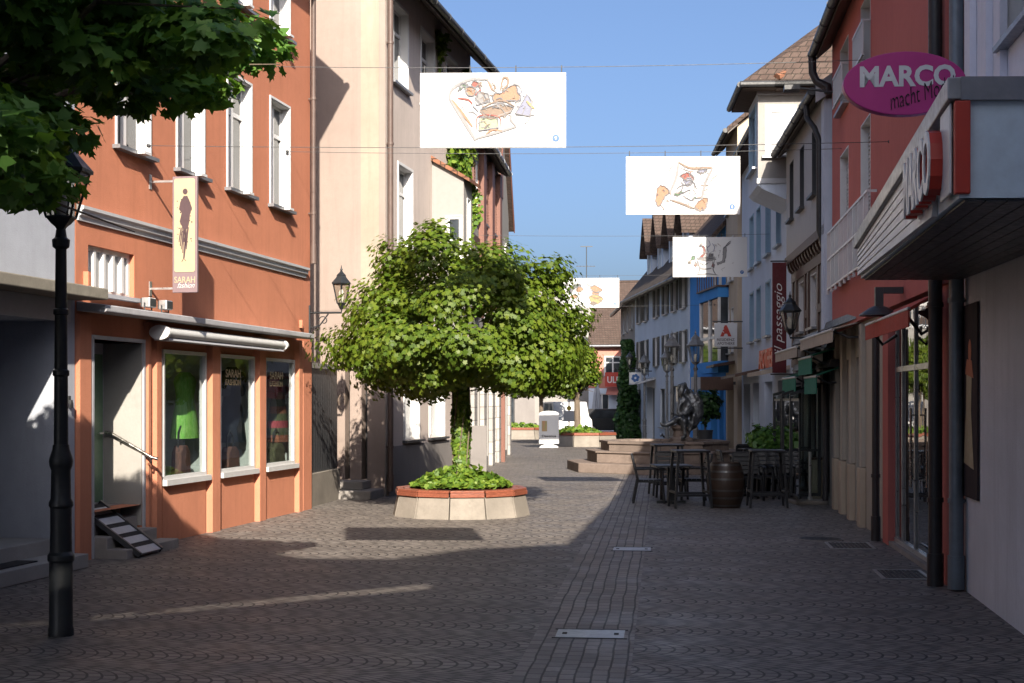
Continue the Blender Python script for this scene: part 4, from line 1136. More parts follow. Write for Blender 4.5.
# ---- tall white pharmacy house with corner oriel
FH4 = Frame((7.42, 45.9), (6.64, 33.5)); L4, H4 = FH4.L, 9.4
th = thing('pharmacy_house', 'tall pale pharmacy house with brown hipped roof and corner oriel', 'house', frame=FH4)
cols = [(FH4.s(a), FH4.s(b)) for a, b in ((750.3, 753.8), (757.2, 760.8), (766.3, 770.6), (777, 781))]
cols = [(a, max(b, a+.7)) for a, b in cols]
gr4 = [(.6, 2.6, .05, 2.5, .3), (3.4, 5.0, .05, 2.5, .3), (6.4, 8.2, .05, 2.5, .3), (9.4, 11.6, .05, 2.5, .3)]
ops = [(a, b, 3.75, 5.2, .14) for a, b in cols] + [(a, b, 5.95, 7.5, .14) for a, b in cols]
m = MB(); m.panel(0, L4, -.3, H4, ops+gr4); m.add([(0,0,-.3),(0,9,-.3),(0,9,H4),(0,0,H4)], [(0,3,2,1)]).add([(L4,0,-.3),(L4,9,-.3),(L4,9,H4),(L4,0,H4)], [(0,1,2,3)]).add([(0,9,-.3),(L4,9,-.3),(L4,9,H4),(0,9,H4)], [(3,2,1,0)]); part('wall', m, M['palewall'], th)
j4, d4, z4 = .84, 2.1, 7.1
m = MB(); m.panel(L4-d4, L4+.02, z4, H4-.01, [(L4-1.75, L4-.35, 7.55, 9.0, .1)], y=-j4); m.add([(L4-d4,-j4,z4),(L4-d4,0,z4),(L4-d4,0,H4-.01),(L4-d4,-j4,H4-.01)], [(0,3,2,1)])
m.prism([(-.02, z4-.45), (-j4+.1, z4-.12), (-j4, z4-.02), (-j4, z4), (-.02, z4)], 'x', L4-d4, L4+.02)
orl = part('oriel', m, M['palewall'], th)
window(th, FH4, L4-1.75, L4-.35, 7.55, 9.0, .1, 'two', y=-j4, frame='shutterblue', trim=.06)
FE4 = Frame(FH4.pt(L4+.025, -j4).xy, FH4.pt(L4+.025, 3).xy)   # end wall looking down the street
m = MB(); m.panel(0, 3+j4, z4, H4-.01, [(.26, .80, 7.75, 8.85, .06), (1.35, 1.95, 7.75, 8.85, .06)]); part('end_wall', m, M['white'], orl, frame=None, off=WM[orl.name].inverted() @ FE4.M)
window(th, FE4, .26, .80, 7.75, 8.85, .06, 'plain', pane='pane2', trim=.10); window(th, FE4, 1.35, 1.95, 7.75, 8.85, .06, 'plain', pane='pane2', trim=.10)
m = MB(); m.box(-.03, 3.8, -.04, -.003, H4-.22, H4-.05); part('cornice', m, M['whiteeave'], th, frame=FE4)
m = MB(); m.box(-.03, 3.8, -.04, -.003, z4, z4+.12); part('base_moulding', m, M['whiteeave'], th, frame=FE4)
for a, b in cols:
    window(th, FH4, a, b, 3.75, 5.2, .14, 'two', pane='pane2', frame='shutterblue', trim=.05); window(th, FH4, a, b, 5.95, 7.5, .14, 'two', pane='pane', frame='shutterblue', trim=.05)
for a, b, c, d, e in gr4: window(th, FH4, a, b, c, d, .28, 'two', frame='shutterblue', lining=False, sill=None, name='shop_window')
hip_roof(th, FH4, L4, H4, 9, 3.6, .45, 'tile', gutter='darkgrey')
m = MB(); z = H4+.03; a_, b_ = L4-d4-.3, L4+.46
m.add([(a_,-j4-.4,z),(b_,-j4-.4,z),(b_,2.6,z),(a_,2.6,z),((a_+b_)/2,2.4,z+2.5),((a_+b_)/2,.8,z+1.7),(a_,-j4-.4,z-.16),(b_,-j4-.4,z-.16),(b_,2.6,z-.16),(a_,2.6,z-.16)], [(0,1,5),(1,2,4,5),(2,3,4),(3,0,5,4),(0,6,7,1),(1,7,8,2),(3,9,6,0),(6,9,8,7)]); part('oriel_roof', m, M['tile'], th)
m = MB(); m.tube([(a_,-j4-.46,z-.08),(b_,-j4-.46,z-.08)], .07, 8).tube([(b_+.05,-j4-.46,z-.08),(b_+.05,2.5,z-.08)], .07, 8); part('oriel_gutter', m, M['darkgrey'], th, smooth=True)
la, lb_ = FH4.s(760, .06), FH4.s(777, .06)
tm = text_mb('APOTHEKE', lb_-la, .52, .06, .02); part('lettering', tm, M['letterorange'], th, off=((la+lb_)/2, -.05, 3.12))
m = MB(); m.prism([(-.7, 2.66), (-.004, 2.80), (-.004, 2.9), (-.7, 2.74)], 'x', .3, 5.2); part('canopy', m, M['timber'], th)
m = MB(); m.prism([(-.7, 2.60), (-.004, 2.74), (-.004, 2.84), (-.7, 2.70)], 'x', 8.6, 11.8); part('canopy', m, M['cloth_beige'], th)
# hanging pharmacy sign
t = thing('pharmacy_sign', 'white square hanging pharmacy sign with red letter A', 'sign', FH4.pt(.25, 0, 0), math.atan2(FH4.n.y, FH4.n.x)+math.pi)
Yp = 45.6; zb, zt = zz(346.5, Yp), zz(323, Yp)
xr = -.18; xl = xr-.72
m = MB(); m.box(xl, xr, -.06, .06, zb, zt); b = part('board', m, M['whitepaint'], t, bevel=.01)
tm = text_mb('A', .36, .36, .006, .075); part('emblem', tm, M['signred'], b, off=((xl+xr)/2, -.061, zt-.25))
m = MB(); m.ribbon([((xl+xr)/2-.15, zt-.14), ((xl+xr)/2-.07, zt-.19), ((xl+xr)/2-.13, zt-.25), ((xl+xr)/2-.06, zt-.30)], .035, -.068); part('emblem', m, M['whitepaint'], b)
tm = text_mb('RESIDENZ', .56, .085, .006, .01); part('lettering', tm, M['ink'], b, off=((xl+xr)/2, -.061, zb+.22))
tm = text_mb('APOTHEKE', .56, .085, .006, .01); part('lettering', tm, M['ink'], b, off=((xl+xr)/2, -.061, zb+.10))
for z in (zb-.05, zt+.05):
    m = MB(); m.tube([(0, 0, z), (xl-.05, 0, z)], .022); part('bracket', m, M['darkgrey'], t)

# ---- narrow beige house
FH5 = Frame((7.52, 50.0), (7.30, 46.05)); L5, H5 = FH5.L, 10.9
th = thing('narrow_house', 'narrow beige house squeezed between the blue house and the pharmacy', 'house', frame=FH5)
ops = [(.5, 1.3, z, z+1.5, .14) for z in (3.6, 6.0, 8.4)] + [(1.9, 2.7, z, z+1.5, .14) for z in (3.6, 6.0, 8.4)] + [(.5, 2.8, .05, 2.5, .3)]
body(th, FH5, L5, H5, 8, ops, 'beige', gable=3.0)
gable_roof(th, FH5, L5, H5, 8, 3.2, .35, 'tile', ends=.25, gutter='darkgrey')
for a, b in ((.5, 1.3), (1.9, 2.7)):
    for z in (3.6, 6.0, 8.4): window(th, FH5, a, b, z, z+1.5, .14, 'two', pane='pane2' if z > 5 else 'pane')
window(th, FH5, .5, 2.8, .05, 2.5, .28, 'two', frame='darkgrey', lining=False, sill=None, name='shop_window')
m = MB(); m.prism([(-.7, 3.1), (-.004, 3.2), (-.004, 3.3), (-.7, 3.18)], 'x', .1, 3.2); part('canopy', m, M['timber'], th)

# ---- blue house
FH6 = Frame((7.10, 56.7), (7.52, 50.1)); L6, H6 = FH6.L, 8.2
th = thing('blue_house', 'bright blue house with white framed bay window and brown shop sign', 'house', frame=FH6)
bay = (FH6.s(700, .45), FH6.s(719.5, .45))
ws = [(4.5, 5.0), (5.5, 6.0)]
ops = [(a, b, 3.4, 4.9, .14) for a, b in ws] + [(a, b, 5.6, 7.0, .14) for a, b in ws] + [(.5, 1.6, .05, 2.6, .3), (2.2, 3.4, .05, 2.6, .3), (4.1, 5.2, .05, 2.6, .3), (5.6, 6.3, .05, 2.6, .3)]
body(th, FH6, L6, H6, 8, ops, 'blue', gable=4.4)
gable_roof(th, FH6, L6, H6, 8, 4.4, .55, 'tile', ends=.25, gutter='darkgrey')
for a, b in ws:
    window(th, FH6, a, b, 3.4, 4.9, .14, 'single2'); window(th, FH6, a, b, 5.6, 7.0, .14, 'single2')
for a, b, c, d, e in ops[4:]: window(th, FH6, a, b, c, d, .28, 'two', frame='darkgrey', lining=False, sill=None, name='shop_window')
m = MB(); m.box(bay[0], bay[1], -.50, -.003, 2.95, 3.35); part('bay_base', m, M['blue'], th)
m = MB(); m.box(bay[0], bay[1], -.50, -.003, 5.55, 5.9); part('bay_top', m, M['blue'], th)
m = MB()
for x in (bay[0]+.04, (bay[0]+bay[1])/2-.06, bay[1]-.16): m.box(x, x+.12, -.48, -.40, 3.352, 5.548)
m.box(bay[1]-.16, bay[1]-.04, -.14, -.01, 3.352, 5.548).box(bay[0]+.17, (bay[0]+bay[1])/2-.07, -.46, -.40, 4.15, 4.25).box((bay[0]+bay[1])/2+.07, bay[1]-.17, -.46, -.40, 4.15, 4.25).box(bay[1]-.13, bay[1]-.07, -.39, -.15, 4.15, 4.25)
b = part('bay_window', m, M['whitepaint'], th)
m = MB(); m.box(bay[0]+.06, bay[1]-.07, -.42, -.02, 3.353, 5.547); part('pane', m, M['pane'], b)
m = MB(); m.box(bay[0]-.05, bay[1]+.05, -.58, -.004, 5.901, 5.96)
for i in range(9): m.box(bay[0]+(bay[1]-bay[0]-.03)*i/8, bay[0]+.03+(bay[1]-bay[0]-.03)*i/8, -.57, -.54, 5.96, 6.5)
m.box(bay[0]-.04, bay[1]+.04, -.575, -.535, 6.5, 6.55); part('balcony_rail', m, M['timber'], th)
# brown hanging sign
t = thing('shop_sign_box', 'long brown sign box with pale square before the blue house', 'sign', FH5.pt(L5-.6, 0, 0), math.atan2(FH5.n.y, FH5.n.x)+math.pi)
m = MB(); m.box(-1.15, -.08, -.09, .09, 2.32, 2.76); b = part('box', m, M['timber'], t, bevel=.01)
m = MB(); m.box(-1.45, -1.152, -.085, .085, 2.33, 2.75); b2 = part('end_box', m, M['greypaint'], t)
m = MB(); m.box(-.08, 0, -.03, .03, 2.5, 2.6); part('bracket', m, M['darkgrey'], t)

# ---- long light grey house with dormers
FH7 = Frame((6.14, 71.0), (7.08, 56.95)); L7, H7 = FH7.L, 7.5
th = thing('dormer_house', 'long light grey house with dark shutters and a row of dormers', 'house', frame=FH7)
row = [(1.1, 1.9), (3.0, 3.8), (6.0, 6.8), (8.4, 9.2), (10.6, 11.4), (12.6, 13.4)]
ops = [(a, b, 3.55, 4.85, .14) for a, b in row] + [(a, b, 5.75, 7.0, .14) for a, b in row] + [(3.6, 5.9, .05, 2.6, .35), (7.4, 8.6, .8, 2.5, .15), (10.0, 12.6, .5, 2.6, .15), (1.0, 1.8, .8, 2.5, .15)]
body(th, FH7, L7, H7, 8.5, ops, 'paleblue2', gable=5.0)
gable_roof(th, FH7, L7, H7, 8.5, 5.0, .6, 'tiledark', ends=.3, gutter='darkgrey')
for a, b in row:
    window(th, FH7, a, b, 3.55, 4.85, .14, 'two', shutters='darkgrey'); window(th, FH7, a, b, 5.75, 7.0, .14, 'two', shutters='darkgrey')
window(th, FH7, 3.6, 5.9, .05, 2.6, .33, 'two', frame='whitepaint', lining=False, sill=None, name='entrance')
for a, b, c, d in ((7.4, 8.6, .8, 2.5), (10.0, 12.6, .5, 2.6), (1.0, 1.8, .8, 2.5)): window(th, FH7, a, b, c, d, .14, 'two', frame='darkgrey', lining=False, name='shop_window')
m = MB(); m.prism([(-.8, 2.72), (-.004, 2.95), (-.004, 3.05), (-.8, 2.80)], 'x', 3.3, 6.2); part('canopy', m, M['whiteeave'], th)
for i, x in enumerate((1.6, 4.6, 7.6, 10.8)):
    m = MB(); y0, y1 = .35, 4.2; zb = H7-.1; zt = H7+1.75
    m.box(x, x+1.5, y0, y1, zb, zt); m.prism([(x, zt), (x+1.5, zt), (x+.75, zt+1.3)], 'y', y0, y1)
    d = part('dormer', m, M['palewall'], th)
    m = MB(); m.prism([(x-.22, zt-.36), (x+.75, zt+1.34), (x+1.72, zt-.36), (x+1.72, zt-.2), (x+.75, zt+1.52), (x-.22, zt-.2)], 'y', y0-.35, y1+.3); part('dormer_roof', m, M['tile'], d)
    m = MB(); ring_frame(m, x+.35, x+1.15, zb+.35, zt-.12, y0-.03, y0-.004, .08); m.box(x+.72, x+.78, y0-.028, y0-.005, zb+.43, zt-.2); f = part('window', m, M['whitepaint'], d)
    m = MB(); m.box(x+.43, x+1.07, y0-.012, y0-.003, zb+.43, zt-.2); part('pane', m, M['pane'], f)
t = thing('emblem_sign', 'small white sign with blue flower emblem beside the hedge', 'sign', FH7.pt(5.1, 0, 0), math.atan2(FH7.n.y, FH7.n.x)+math.pi)
m = MB(); m.box(-1.05, -.50, -.05, .05, 2.75, 3.28); b = part('board', m, M['whitepaint'], t)
m = MB()
for k in range(6):
    a = k*math.pi/3+.26
    m.prism([(-.775+.12*math.cos(a)+.075*math.cos(q), 3.02+.12*math.sin(a)+.075*math.sin(q)) for q in [.63*i for i in range(10)]], 'y', -.056, -.051)
part('emblem', m, M['bluepaint'], b)
m = MB(); m.tube([(0, 0, 3.34), (-1.1, 0, 3.34)], .025); part('bracket', m, M['darkgrey'], t)

# ---- dark brown house before the square
FH8 = Frame((6.35, 83.0), (6.22, 71.6)); L8, H8 = FH8.L, 7.4
th = thing('brown_house', 'dark brown house behind the tall hedge at the street end', 'house', frame=FH8)
ops = [(a, b, z, z+1.3, .14) for a, b in ((2, 3), (5, 6), (8.4, 9.4)) for z in (3.6, 5.7)]
body(th, FH8, L8, H8, 8, ops, 'pinkbase', gable=4.2)
gable_roof(th, FH8, L8, H8, 8, 4.2, .5, 'tile2', ends=.3, gutter='darkgrey')
for a, b in ((2, 3), (5, 6), (8.4, 9.4)):
    for z in (3.6, 5.7): window(th, FH8, a, b, z, z+1.3, .14, 'two')

# ---- houses closing the view
FS = Frame((4.9, 91.0), (9.0, 90.3)); LS = FS.L
th = thing('salmon_house', 'small salmon pink house with brown tiled roof at the street end', 'house', frame=FS)
ops = [(1.05, 2.05, 3.55, 4.75, .12), (2.9, 3.8, 3.55, 4.75, .12), (.4, 1.3, .3, 2.4, .15), (1.9, 4.2, .05, 2.2, .4)]
m = MB(); m.panel(0, LS, 2.75, 5.75, ops[:2]); m.add([(0,0,-.2),(0,7,-.2),(0,7,5.75),(0,0,5.75)], [(0,3,2,1)]).add([(LS,0,-.2),(LS,7,-.2),(LS,7,5.75),(LS,0,5.75)], [(0,1,2,3)]).add([(0,0,5.75),(0,7,5.75),(0,3.5,9.6)], [(0,2,1)]); part('upper_wall', m, M['salmon'], th)
m = MB(); m.panel(0, LS, -.2, 2.749, ops[2:]); part('ground_floor_wall', m, M['palewall'], th)
gable_roof(th, FS, LS, 5.75, 7, 3.85, .35, 'tile', ends=.02)
for a, b in ((1.05, 2.05), (2.9, 3.8)): window(th, FS, a, b, 3.55, 4.75, .1, 'cross', trim=.06)
window(th, FS, .4, 1.3, .3, 2.4, .13, 'two', lining=False, sill=None, name='shop_window'); window(th, FS, 1.9, 4.2, .05, 2.2, .38, 'two', frame='palewall', pane='pane2', lining=False, sill=None, name='garage_door')
m = MB(); m.prism([(-.9, 2.32), (-.004, 2.72), (-.004, 2.80), (-.9, 2.38)], 'x', 1.2, LS-.1); part('canopy', m, M['salmon'], th)
m = MB(); m.box(2.9, LS, -.55, -.01, 5.0, 5.7); part('dormer_box', m, M['pipegrey'], th)
t = thing('red_shop_sign', 'small red sign with white letters ULL on the salmon house', 'sign', FS.pt(1.25, -.9, 0), FS.rot)
m = MB(); m.box(-.1, 1.05, -.06, .06, 2.85, 3.75); b = part('board', m, M['signred'], t)
tm = text_mb('ULL', .8, .42, .008, .02); part('lettering', tm, M['whitepaint'], b, off=(.45, -.061, 3.28))
m = MB(); m.tube([(.5, 0, 3.8), (.5, 0, 4.0), (.5, .89, 4.0)], .03); part('bracket', m, M['black'], t)

FW = Frame((-6.5, 101.0), (6.5, 101.0)); LW = FW.L
th = thing('white_gable_house', 'big white house with plain wall far behind the trees', 'house', frame=FW)
wn = [(1.2, 2.3), (4.0, 5.1), (6.8, 7.9)]
ops = [(a, b, z, z+1.5, .15) for a, b in wn for z in (1.0, 4.0, 7.0)]
body(th, FW, LW, 10.3, 8, ops, 'white', gable=.35)
gable_roof(th, FW, LW, 10.3, 8, .35, .3, 'tile', ends=.15, gutter='pipe')
for a, b in wn:
    for z in (1.0, 4.0, 7.0): window(th, FW, a, b, z, z+1.5, .13, 'two')
t = thing('roof_antenna', 'tall thin television aerial on the far white roof', 'antenna', (5.5, 105.0, 10.7))
m = MB(); m.tube([(0,0,0), (0,0,2.6)], .035, 8); part('mast', m, M['black'], t)
m = MB(); m.box(-.45, .45, -.03, .03, 2.6, 2.66); part('dipole', m, M['darkgrey'], t)
m = MB(); m.box(-.75, .65, -.02, .02, 1.15, 1.19)
for i in range(6): m.box(-.7+.25*i, -.68+.25*i, -.25, .25, 1.19, 1.21)
part('rods', m, M['darkgrey'], t)
FX = Frame((-16, 84.0), (1.4, 87.0)); LX = FX.L
th = thing('shop_row', 'low grey shop building across the square behind the trees', 'shop', frame=FX)
ops = [(1.2+3.2*i, 3.6+3.2*i, .3, 2.7, .2) for i in range(5)] + [(1.6+3.2*i, 2.8+3.2*i, 4.0, 5.4, .14) for i in range(5)]
body(th, FX, LX, 6.6, 8, ops, 'pinkbase', gable=3)
gable_roof(th, FX, LX, 6.6, 8, 3, .4, 'tile', ends=.2)
for i in range(5):
    window(th, FX, 1.2+3.2*i, 3.6+3.2*i, .3, 2.7, .18, 'two', frame='darkgrey', lining=False, sill=None, name='shop_window'); window(th, FX, 1.6+3.2*i, 2.8+3.2*i, 4.0, 5.4, .12, 'two')
# ================================================================== GROUND
def sheet(name, poly, z, mat, kind='structure', label=None, cat=None):
    m = MB(); m.add([(p[0], p[1], z) for p in poly], [tuple(range(len(poly)))])
    o = solo(name, m, M[mat], label, cat, kind=kind)
    return o
sheet('ground', [(-400,-200), (400,-200), (400,700), (-400,700)], 0.0, 'cobble')
# straight setts running down the middle
c0 = Vector((-.98, 1.0)); dr = Vector((.105, .9945))
def strip_pt(t, w): 
    p = c0 + dr*t; n = Vector((dr.y, -dr.x)); return p + n*w
a, b = strip_pt(0, 0), strip_pt(0, .85); c, d = strip_pt(70, .85), strip_pt(70, 0)
sheet('paving_strip', [a, b, c, d], .004, 'setts')

# drain lids and gratings
def lid(label, px, py, w, h, mat='plate', z=.008, group='metal lids in the paving', rot=R(-6)):
    Y = 2*FPX/(py-HOR)
    t = thing('drain_lid', label, 'drain cover', (at(px, Y), Y, 0), rot, group)
    m = MB(); m.box(-w/2, w/2, -h/2, h/2, .001, z); part('plate', m, M[mat], t, bevel=.003)
    m = MB(); ring_frame(m, -w/2-.02, w/2+.02, -.01, .01, 0, 0, .0) if False else m.box(-w/2-.025, w/2+.025, -h/2-.025, -h/2-.002, .001, z+.002).box(-w/2-.025, w/2+.025, h/2+.002, h/2+.025, .001, z+.002); part('rim', m, M['grate'], t)
    for x in (-w*.38, w*.38):
        m = MB(); m.box(x-.02, x+.02, -h*.1, h*.1, z, z+.003); part('lifting_slot', m, M['dark'], t)
lid('steel lid set in the setts in the foreground', 590.5, 634.5, .58, .42)
lid('steel lid set in the setts, smaller and farther', 632, 549.5, .50, .42)
def grate(label, px, py, w, h, rot):
    Y = 2*FPX/(py-HOR)
    t = thing('floor_grate', label, 'grating', (at(px, Y), Y, 0), rot, 'iron gratings by the right wall')
    m = MB(); m.box(-w/2, w/2, -h/2, -h/2+.04, .001, .012).box(-w/2, w/2, h/2-.04, h/2, .001, .012).box(-w/2, -w/2+.04, -h/2+.041, h/2-.041, .001, .012).box(w/2-.04, w/2, -h/2+.041, h/2-.041, .001, .012); part('rim', m, M['plate'], t)
    m = MB()
    n = int(w/.05)
    for i in range(1, n): m.box(-w/2+w*i/n-.012, -w/2+w*i/n+.012, -h/2+.042, h/2-.042, .001, .009)
    part('bars', m, M['grate'], t)
grate('iron floor grating before the glazed red shop, nearest', 902, 575, .55, .9, R(-7))
grate('iron floor grating before the red pier, farther', 850, 546, .6, .9, R(-7))
t = thing('manhole_cover', 'round worn manhole cover in the shaded paving on the right', 'manhole', (at(820, 2*FPX/139), 2*FPX/139, 0))
m = MB(); m.lathe([(.30, .001), (.30, .009), (.27, .010)], n=28); part('cover', m, M['grate'], t)
m = MB(); m.lathe([(.345, .001), (.345, .008)], n=28); part('rim', m, M['step'], t)

# ================================================================== PLANTS
LEAF10 = np.array([(0,-.55),(.10,-.30),(.42,-.34),(.34,-.08),(.56,.18),(.26,.20),(.20,.34),(0,.62),(-.20,.34),(-.26,.20),(-.56,.18),(-.34,-.08),(-.42,-.34),(-.10,-.30)])
LEAF4 = np.array([(0,-.5),(.38,0),(0,.55),(-.38,0)])
LEAF6 = np.array([(0,-.5),(.36,-.22),(.34,.18),(0,.55),(-.34,.18),(-.36,-.22)])
def leaves_mesh(name, P, Nrm, size, shape, mat, jitter=.35):
    n = len(P); k = len(shape)
    Nrm = Nrm + rng.normal(0, jitter, (n, 3)); Nrm /= np.linalg.norm(Nrm, axis=1)[:, None]+1e-9
    A = rng.normal(0, 1, (n, 3)); A[:, 2] -= .8      # tips hang down a little
    U = np.cross(Nrm, A); U /= np.linalg.norm(U, axis=1)[:, None]+1e-9
    V = np.cross(U, Nrm)
    s = size*rng.uniform(.65, 1.2, n)
    fold = rng.uniform(-.12, .25, n)
    pts = P[:, None, :] + s[:, None, None]*(shape[None, :, 0, None]*U[:, None, :] + shape[None, :, 1, None]*(-V)[:, None, :])
    pts += (s*fold)[:, None, None]*np.abs(shape[None, :, 0, None])*Nrm[:, None, :]
    me = bpy.data.meshes.new(name)
    me.vertices.add(n*k); me.vertices.foreach_set('co', pts.reshape(-1))
    me.loops.add(n*k); me.loops.foreach_set('vertex_index', np.arange(n*k, dtype=np.int32))
    me.polygons.add(n); me.polygons.foreach_set('loop_start', np.arange(0, n*k, k, dtype=np.int32))
    me.update(calc_edges=True); me.validate()
    me.materials.append(M[mat])
    return me
def crown(n_clump, per, R_, up, down, rc, lo=.35, seed=0, lumpy=.11, cz=0.0, flat=.8):
    """leaf clumps spread through a domed crown; returns leaf points, normals, clump centres (local to the crown's centre)"""
    g = np.random.default_rng(seed)
    ph = g.uniform(0, 6.28, 6)
    C = []
    while len(C) < n_clump:
        th_ = g.uniform(0, 2*math.pi); zc = g.uniform(-1, 1); rho = g.uniform(lo, 1)**.6
        rr_ = math.sqrt(max(0, 1-zc*zc))
        wob = 1+lumpy*(math.sin(2*th_+ph[0])+.6*math.sin(3*th_+ph[1]+zc*2)+.5*math.sin(5*th_+ph[2]-zc*3))*.6
        x = rho*rr_*math.cos(th_)*(R_-rc)*wob; y = rho*rr_*math.sin(th_)*(R_-rc)*wob
        zz_ = zc*rho*((up if zc > 0 else down)-rc*.5)*(1+.3*(wob-1))
        C.append((x, y, zz_))
    C = np.array(C)
    P = []; N = []
    for c in C:
        r = rc*g.uniform(.55, 1.25); k = int(per*(r/rc)**2)
        d = g.normal(0, 1, (k, 3)); d /= np.linalg.norm(d, axis=1)[:, None]
        q = g.uniform(.55, 1.05, k)[:, None]
        p = c + d*q*r*np.array([1, 1, flat])
        out = c/np.linalg.norm(c*np.array([1,1,1.3])+1e-6)
        N.append(d*.8 + out*.7 + np.array([0, 0, .4])); P.append(p)
    return np.vstack(P), np.vstack(N), C
def tree(name, label, loc, tr, zc, R_, up, down, rc, n_clump, per, size, shape, mat, seed, trunk_to, group='maple trees along the street', limbs=14, cdx=(0,0)):
    t = thing(name, label, 'tree', loc, 0, group)
    P, N, C = crown(n_clump, per, R_, up, down, rc, seed=seed)
    off = np.array([cdx[0], cdx[1], zc])
    part('crown', leaves_mesh('crown', P+off, N, size, shape, mat, .27), None, t)
    m = MB(); m.tube([(0,0,-.1), (.01,.01,.15), (.02,0,trunk_to*.5), (0,.02,trunk_to)], tr*1.15, 12, tr*.8)
    trk = part('trunk', m, M['bark'], t, smooth=True)
    g = random.Random(seed); idx = g.sample(range(len(C)), min(limbs, len(C)))
    m = MB()
    for i in idx:
        e = Vector(C[i]+off); b = Vector((0, .02, trunk_to-.05)); mid = b.lerp(e, .5)+Vector((g.uniform(-.15,.15), g.uniform(-.15,.15), g.uniform(-.05,.2)))
        m.tube([b, b.lerp(mid, .5)+Vector((0,0,.06)), mid, e], tr*.42, 7, tr*.08)
        for q in range(2):
            e2 = mid+Vector((g.uniform(-.7,.7), g.uniform(-.7,.7), g.uniform(-.1,.5)))
            m.tube([mid, mid.lerp(e2,.5)+Vector((0,0,.04)), e2], tr*.18, 5, tr*.04)
    part('branches', m, M['bark'], t, smooth=True)
    return t
TX, TY = at(461, 24.9), 24.9
tree('maple_tree', 'round maple growing from the many sided planter, ivy on its trunk', (TX, TY, 0), .10, 2.95, 2.74, 2.15, 1.0, .42, 235, 215, .088, LEAF10, 'leaf', 31, 2.6)
def near_tree():
    t = thing('maple_tree', 'dark leafy maple overhanging the lamp post, nearest to the viewer', 'tree', (-4.45, 9.4, 0), 0, 'maple trees along the street')
    g = np.random.default_rng(21); C = []
    while len(C) < 230:
        X = g.uniform(-7.2, -1.45); Y = g.uniform(7.0, 12.0)
        if math.hypot((X+4.45)/2.9, (Y-9.4)/2.5) > 1: continue
        z = g.uniform(3.2, 5.4-.09*(math.hypot(X+4.45, Y-9.4))**2)
        px = 512+FPX*X/Y; k = FPX/Y            # drooping outline as seen from the street below
        low = float(np.interp(px, [-300, 0, 45, 85, 100, 140, 190, 215, 250, 285, 300], [250, 226, 224, 195, 146, 130, 124, 98, 72, 54, 30]))
        if HOR-(z-EYE)*k + .22*k > low or px+.33*k > 322: continue
        if px+.30*k > 78 and HOR-(z-EYE)*k + .25*k > 132 and Y < 12.4 and px < 130: continue
        C.append((X+4.45, Y-9.4, z))
    C = np.array(C); P = []; N = []
    for c in C:
        r = g.uniform(.2, .42); k = int(330*r*r/.16)
        d = g.normal(0, 1, (k, 3)); d /= np.linalg.norm(d, axis=1)[:, None]
        P.append(c+d*g.uniform(.5, 1.1, k)[:, None]*r*np.array([1.15, 1.15, .5])); N.append(d*.6+np.array([0, -.15, .75]))
    part('crown', leaves_mesh('crown', np.vstack(P), np.vstack(N), .118, LEAF10, 'leafshade', .4), None, t)
    m = MB(); m.tube([(0,0,-.1), (.01,.02,1), (.0,.0,2.2), (.02,.02,3.3)], .19, 12, .13); part('trunk', m, M['bark'], t, smooth=True)
    m = MB(); q = random.Random(4)
    for i in list(range(0, 230, 8)):
        e = Vector(C[i]); b = Vector((.02, .02, 3.2)); mid = b.lerp(e, .55)+Vector((q.uniform(-.2,.2), q.uniform(-.2,.2), q.uniform(.0,.3)))
        m.tube([b, b.lerp(mid,.5)+Vector((0,0,.1)), mid, e], .055, 7, .010)
        for z in range(2):
            e2 = e+Vector((q.uniform(-.6,.6), q.uniform(-.6,.6), q.uniform(-.25,.1))); m.tube([mid.lerp(e,.6), e2], .012, 5, .004)
    part('branches', m, M['bark'], t, smooth=True)
near_tree()
tree('maple_tree', 'small round maple in the far planter beside the parasol', (at(577, 62), 62, 0), .16, 3.2, 1.95, 1.7, 1.2, .42, 130, 110, .15, LEAF6, 'leaf', 12, 2.0, cdx=(-.6, 0))
tree('maple_tree', 'maple behind the white sandwich board', (at(541, 74), 74, 0), .13, 3.4, 2.3, 1.7, 1.4,   .48, 110, 95, .18, LEAF6, 'leaf', 14, 2.1)
tree('maple_tree', 'maple standing farthest back across the square', (at(503, 79), 79, 0), .12, 3.5, 2.4, 1.7, 1.4,   .48, 110, 95, .18, LEAF6, 'leaf', 17, 2.1)
# ivy round the trunk of the planter tree
n = 2600
zt = rng.uniform(.75, 2.6, n); a = rng.uniform(0, 2*math.pi, n); r = .105+.025*np.sin(zt*5+a*2)+rng.uniform(0, .055, n)
P = np.stack([r*np.cos(a), r*np.sin(a), zt], 1); N = np.stack([np.cos(a), np.sin(a), np.full(n, .25)], 1)
t = thing('ivy', 'dense green ivy climbing the trunk of the planter maple', 'ivy', (TX, TY, 0))
part('leaves', leaves_mesh('leaves', P, N, .085, LEAF6, 'ivy'), None, t)
m = MB()
for k in range(6):
    a0 = k*1.05; m.tube([(.15*math.cos(a0+.3*z), .15*math.sin(a0+.3*z), .7+z*.35) for z in range(6)], .012, 5)
part('stems', m, M['bark'], t)
def groundcover(label, loc, R_, z, n, size, mat='ivy', cat='ground cover'):
    rr_ = R_*np.sqrt(rng.uniform(0, 1, n)); a = rng.uniform(0, 2*math.pi, n)
    bump_ = .10+.07*np.sin(a*5+rr_*4)+.05*np.sin(a*9)
    zz_ = z + rng.uniform(0, 1, n)*(bump_*(1.15-(rr_/R_)**3)) + .16*(1-rr_/R_)
    P = np.stack([rr_*np.cos(a), rr_*np.sin(a), zz_], 1); N = np.stack([.4*np.cos(a), .4*np.sin(a), np.full(n, .9)], 1)
    t = thing('ivy_bed', label, cat, loc, 0, 'leafy beds in the planters')
    part('leaves', leaves_mesh('leaves', P, N, size, LEAF6, mat, .5), None, t)
    return t
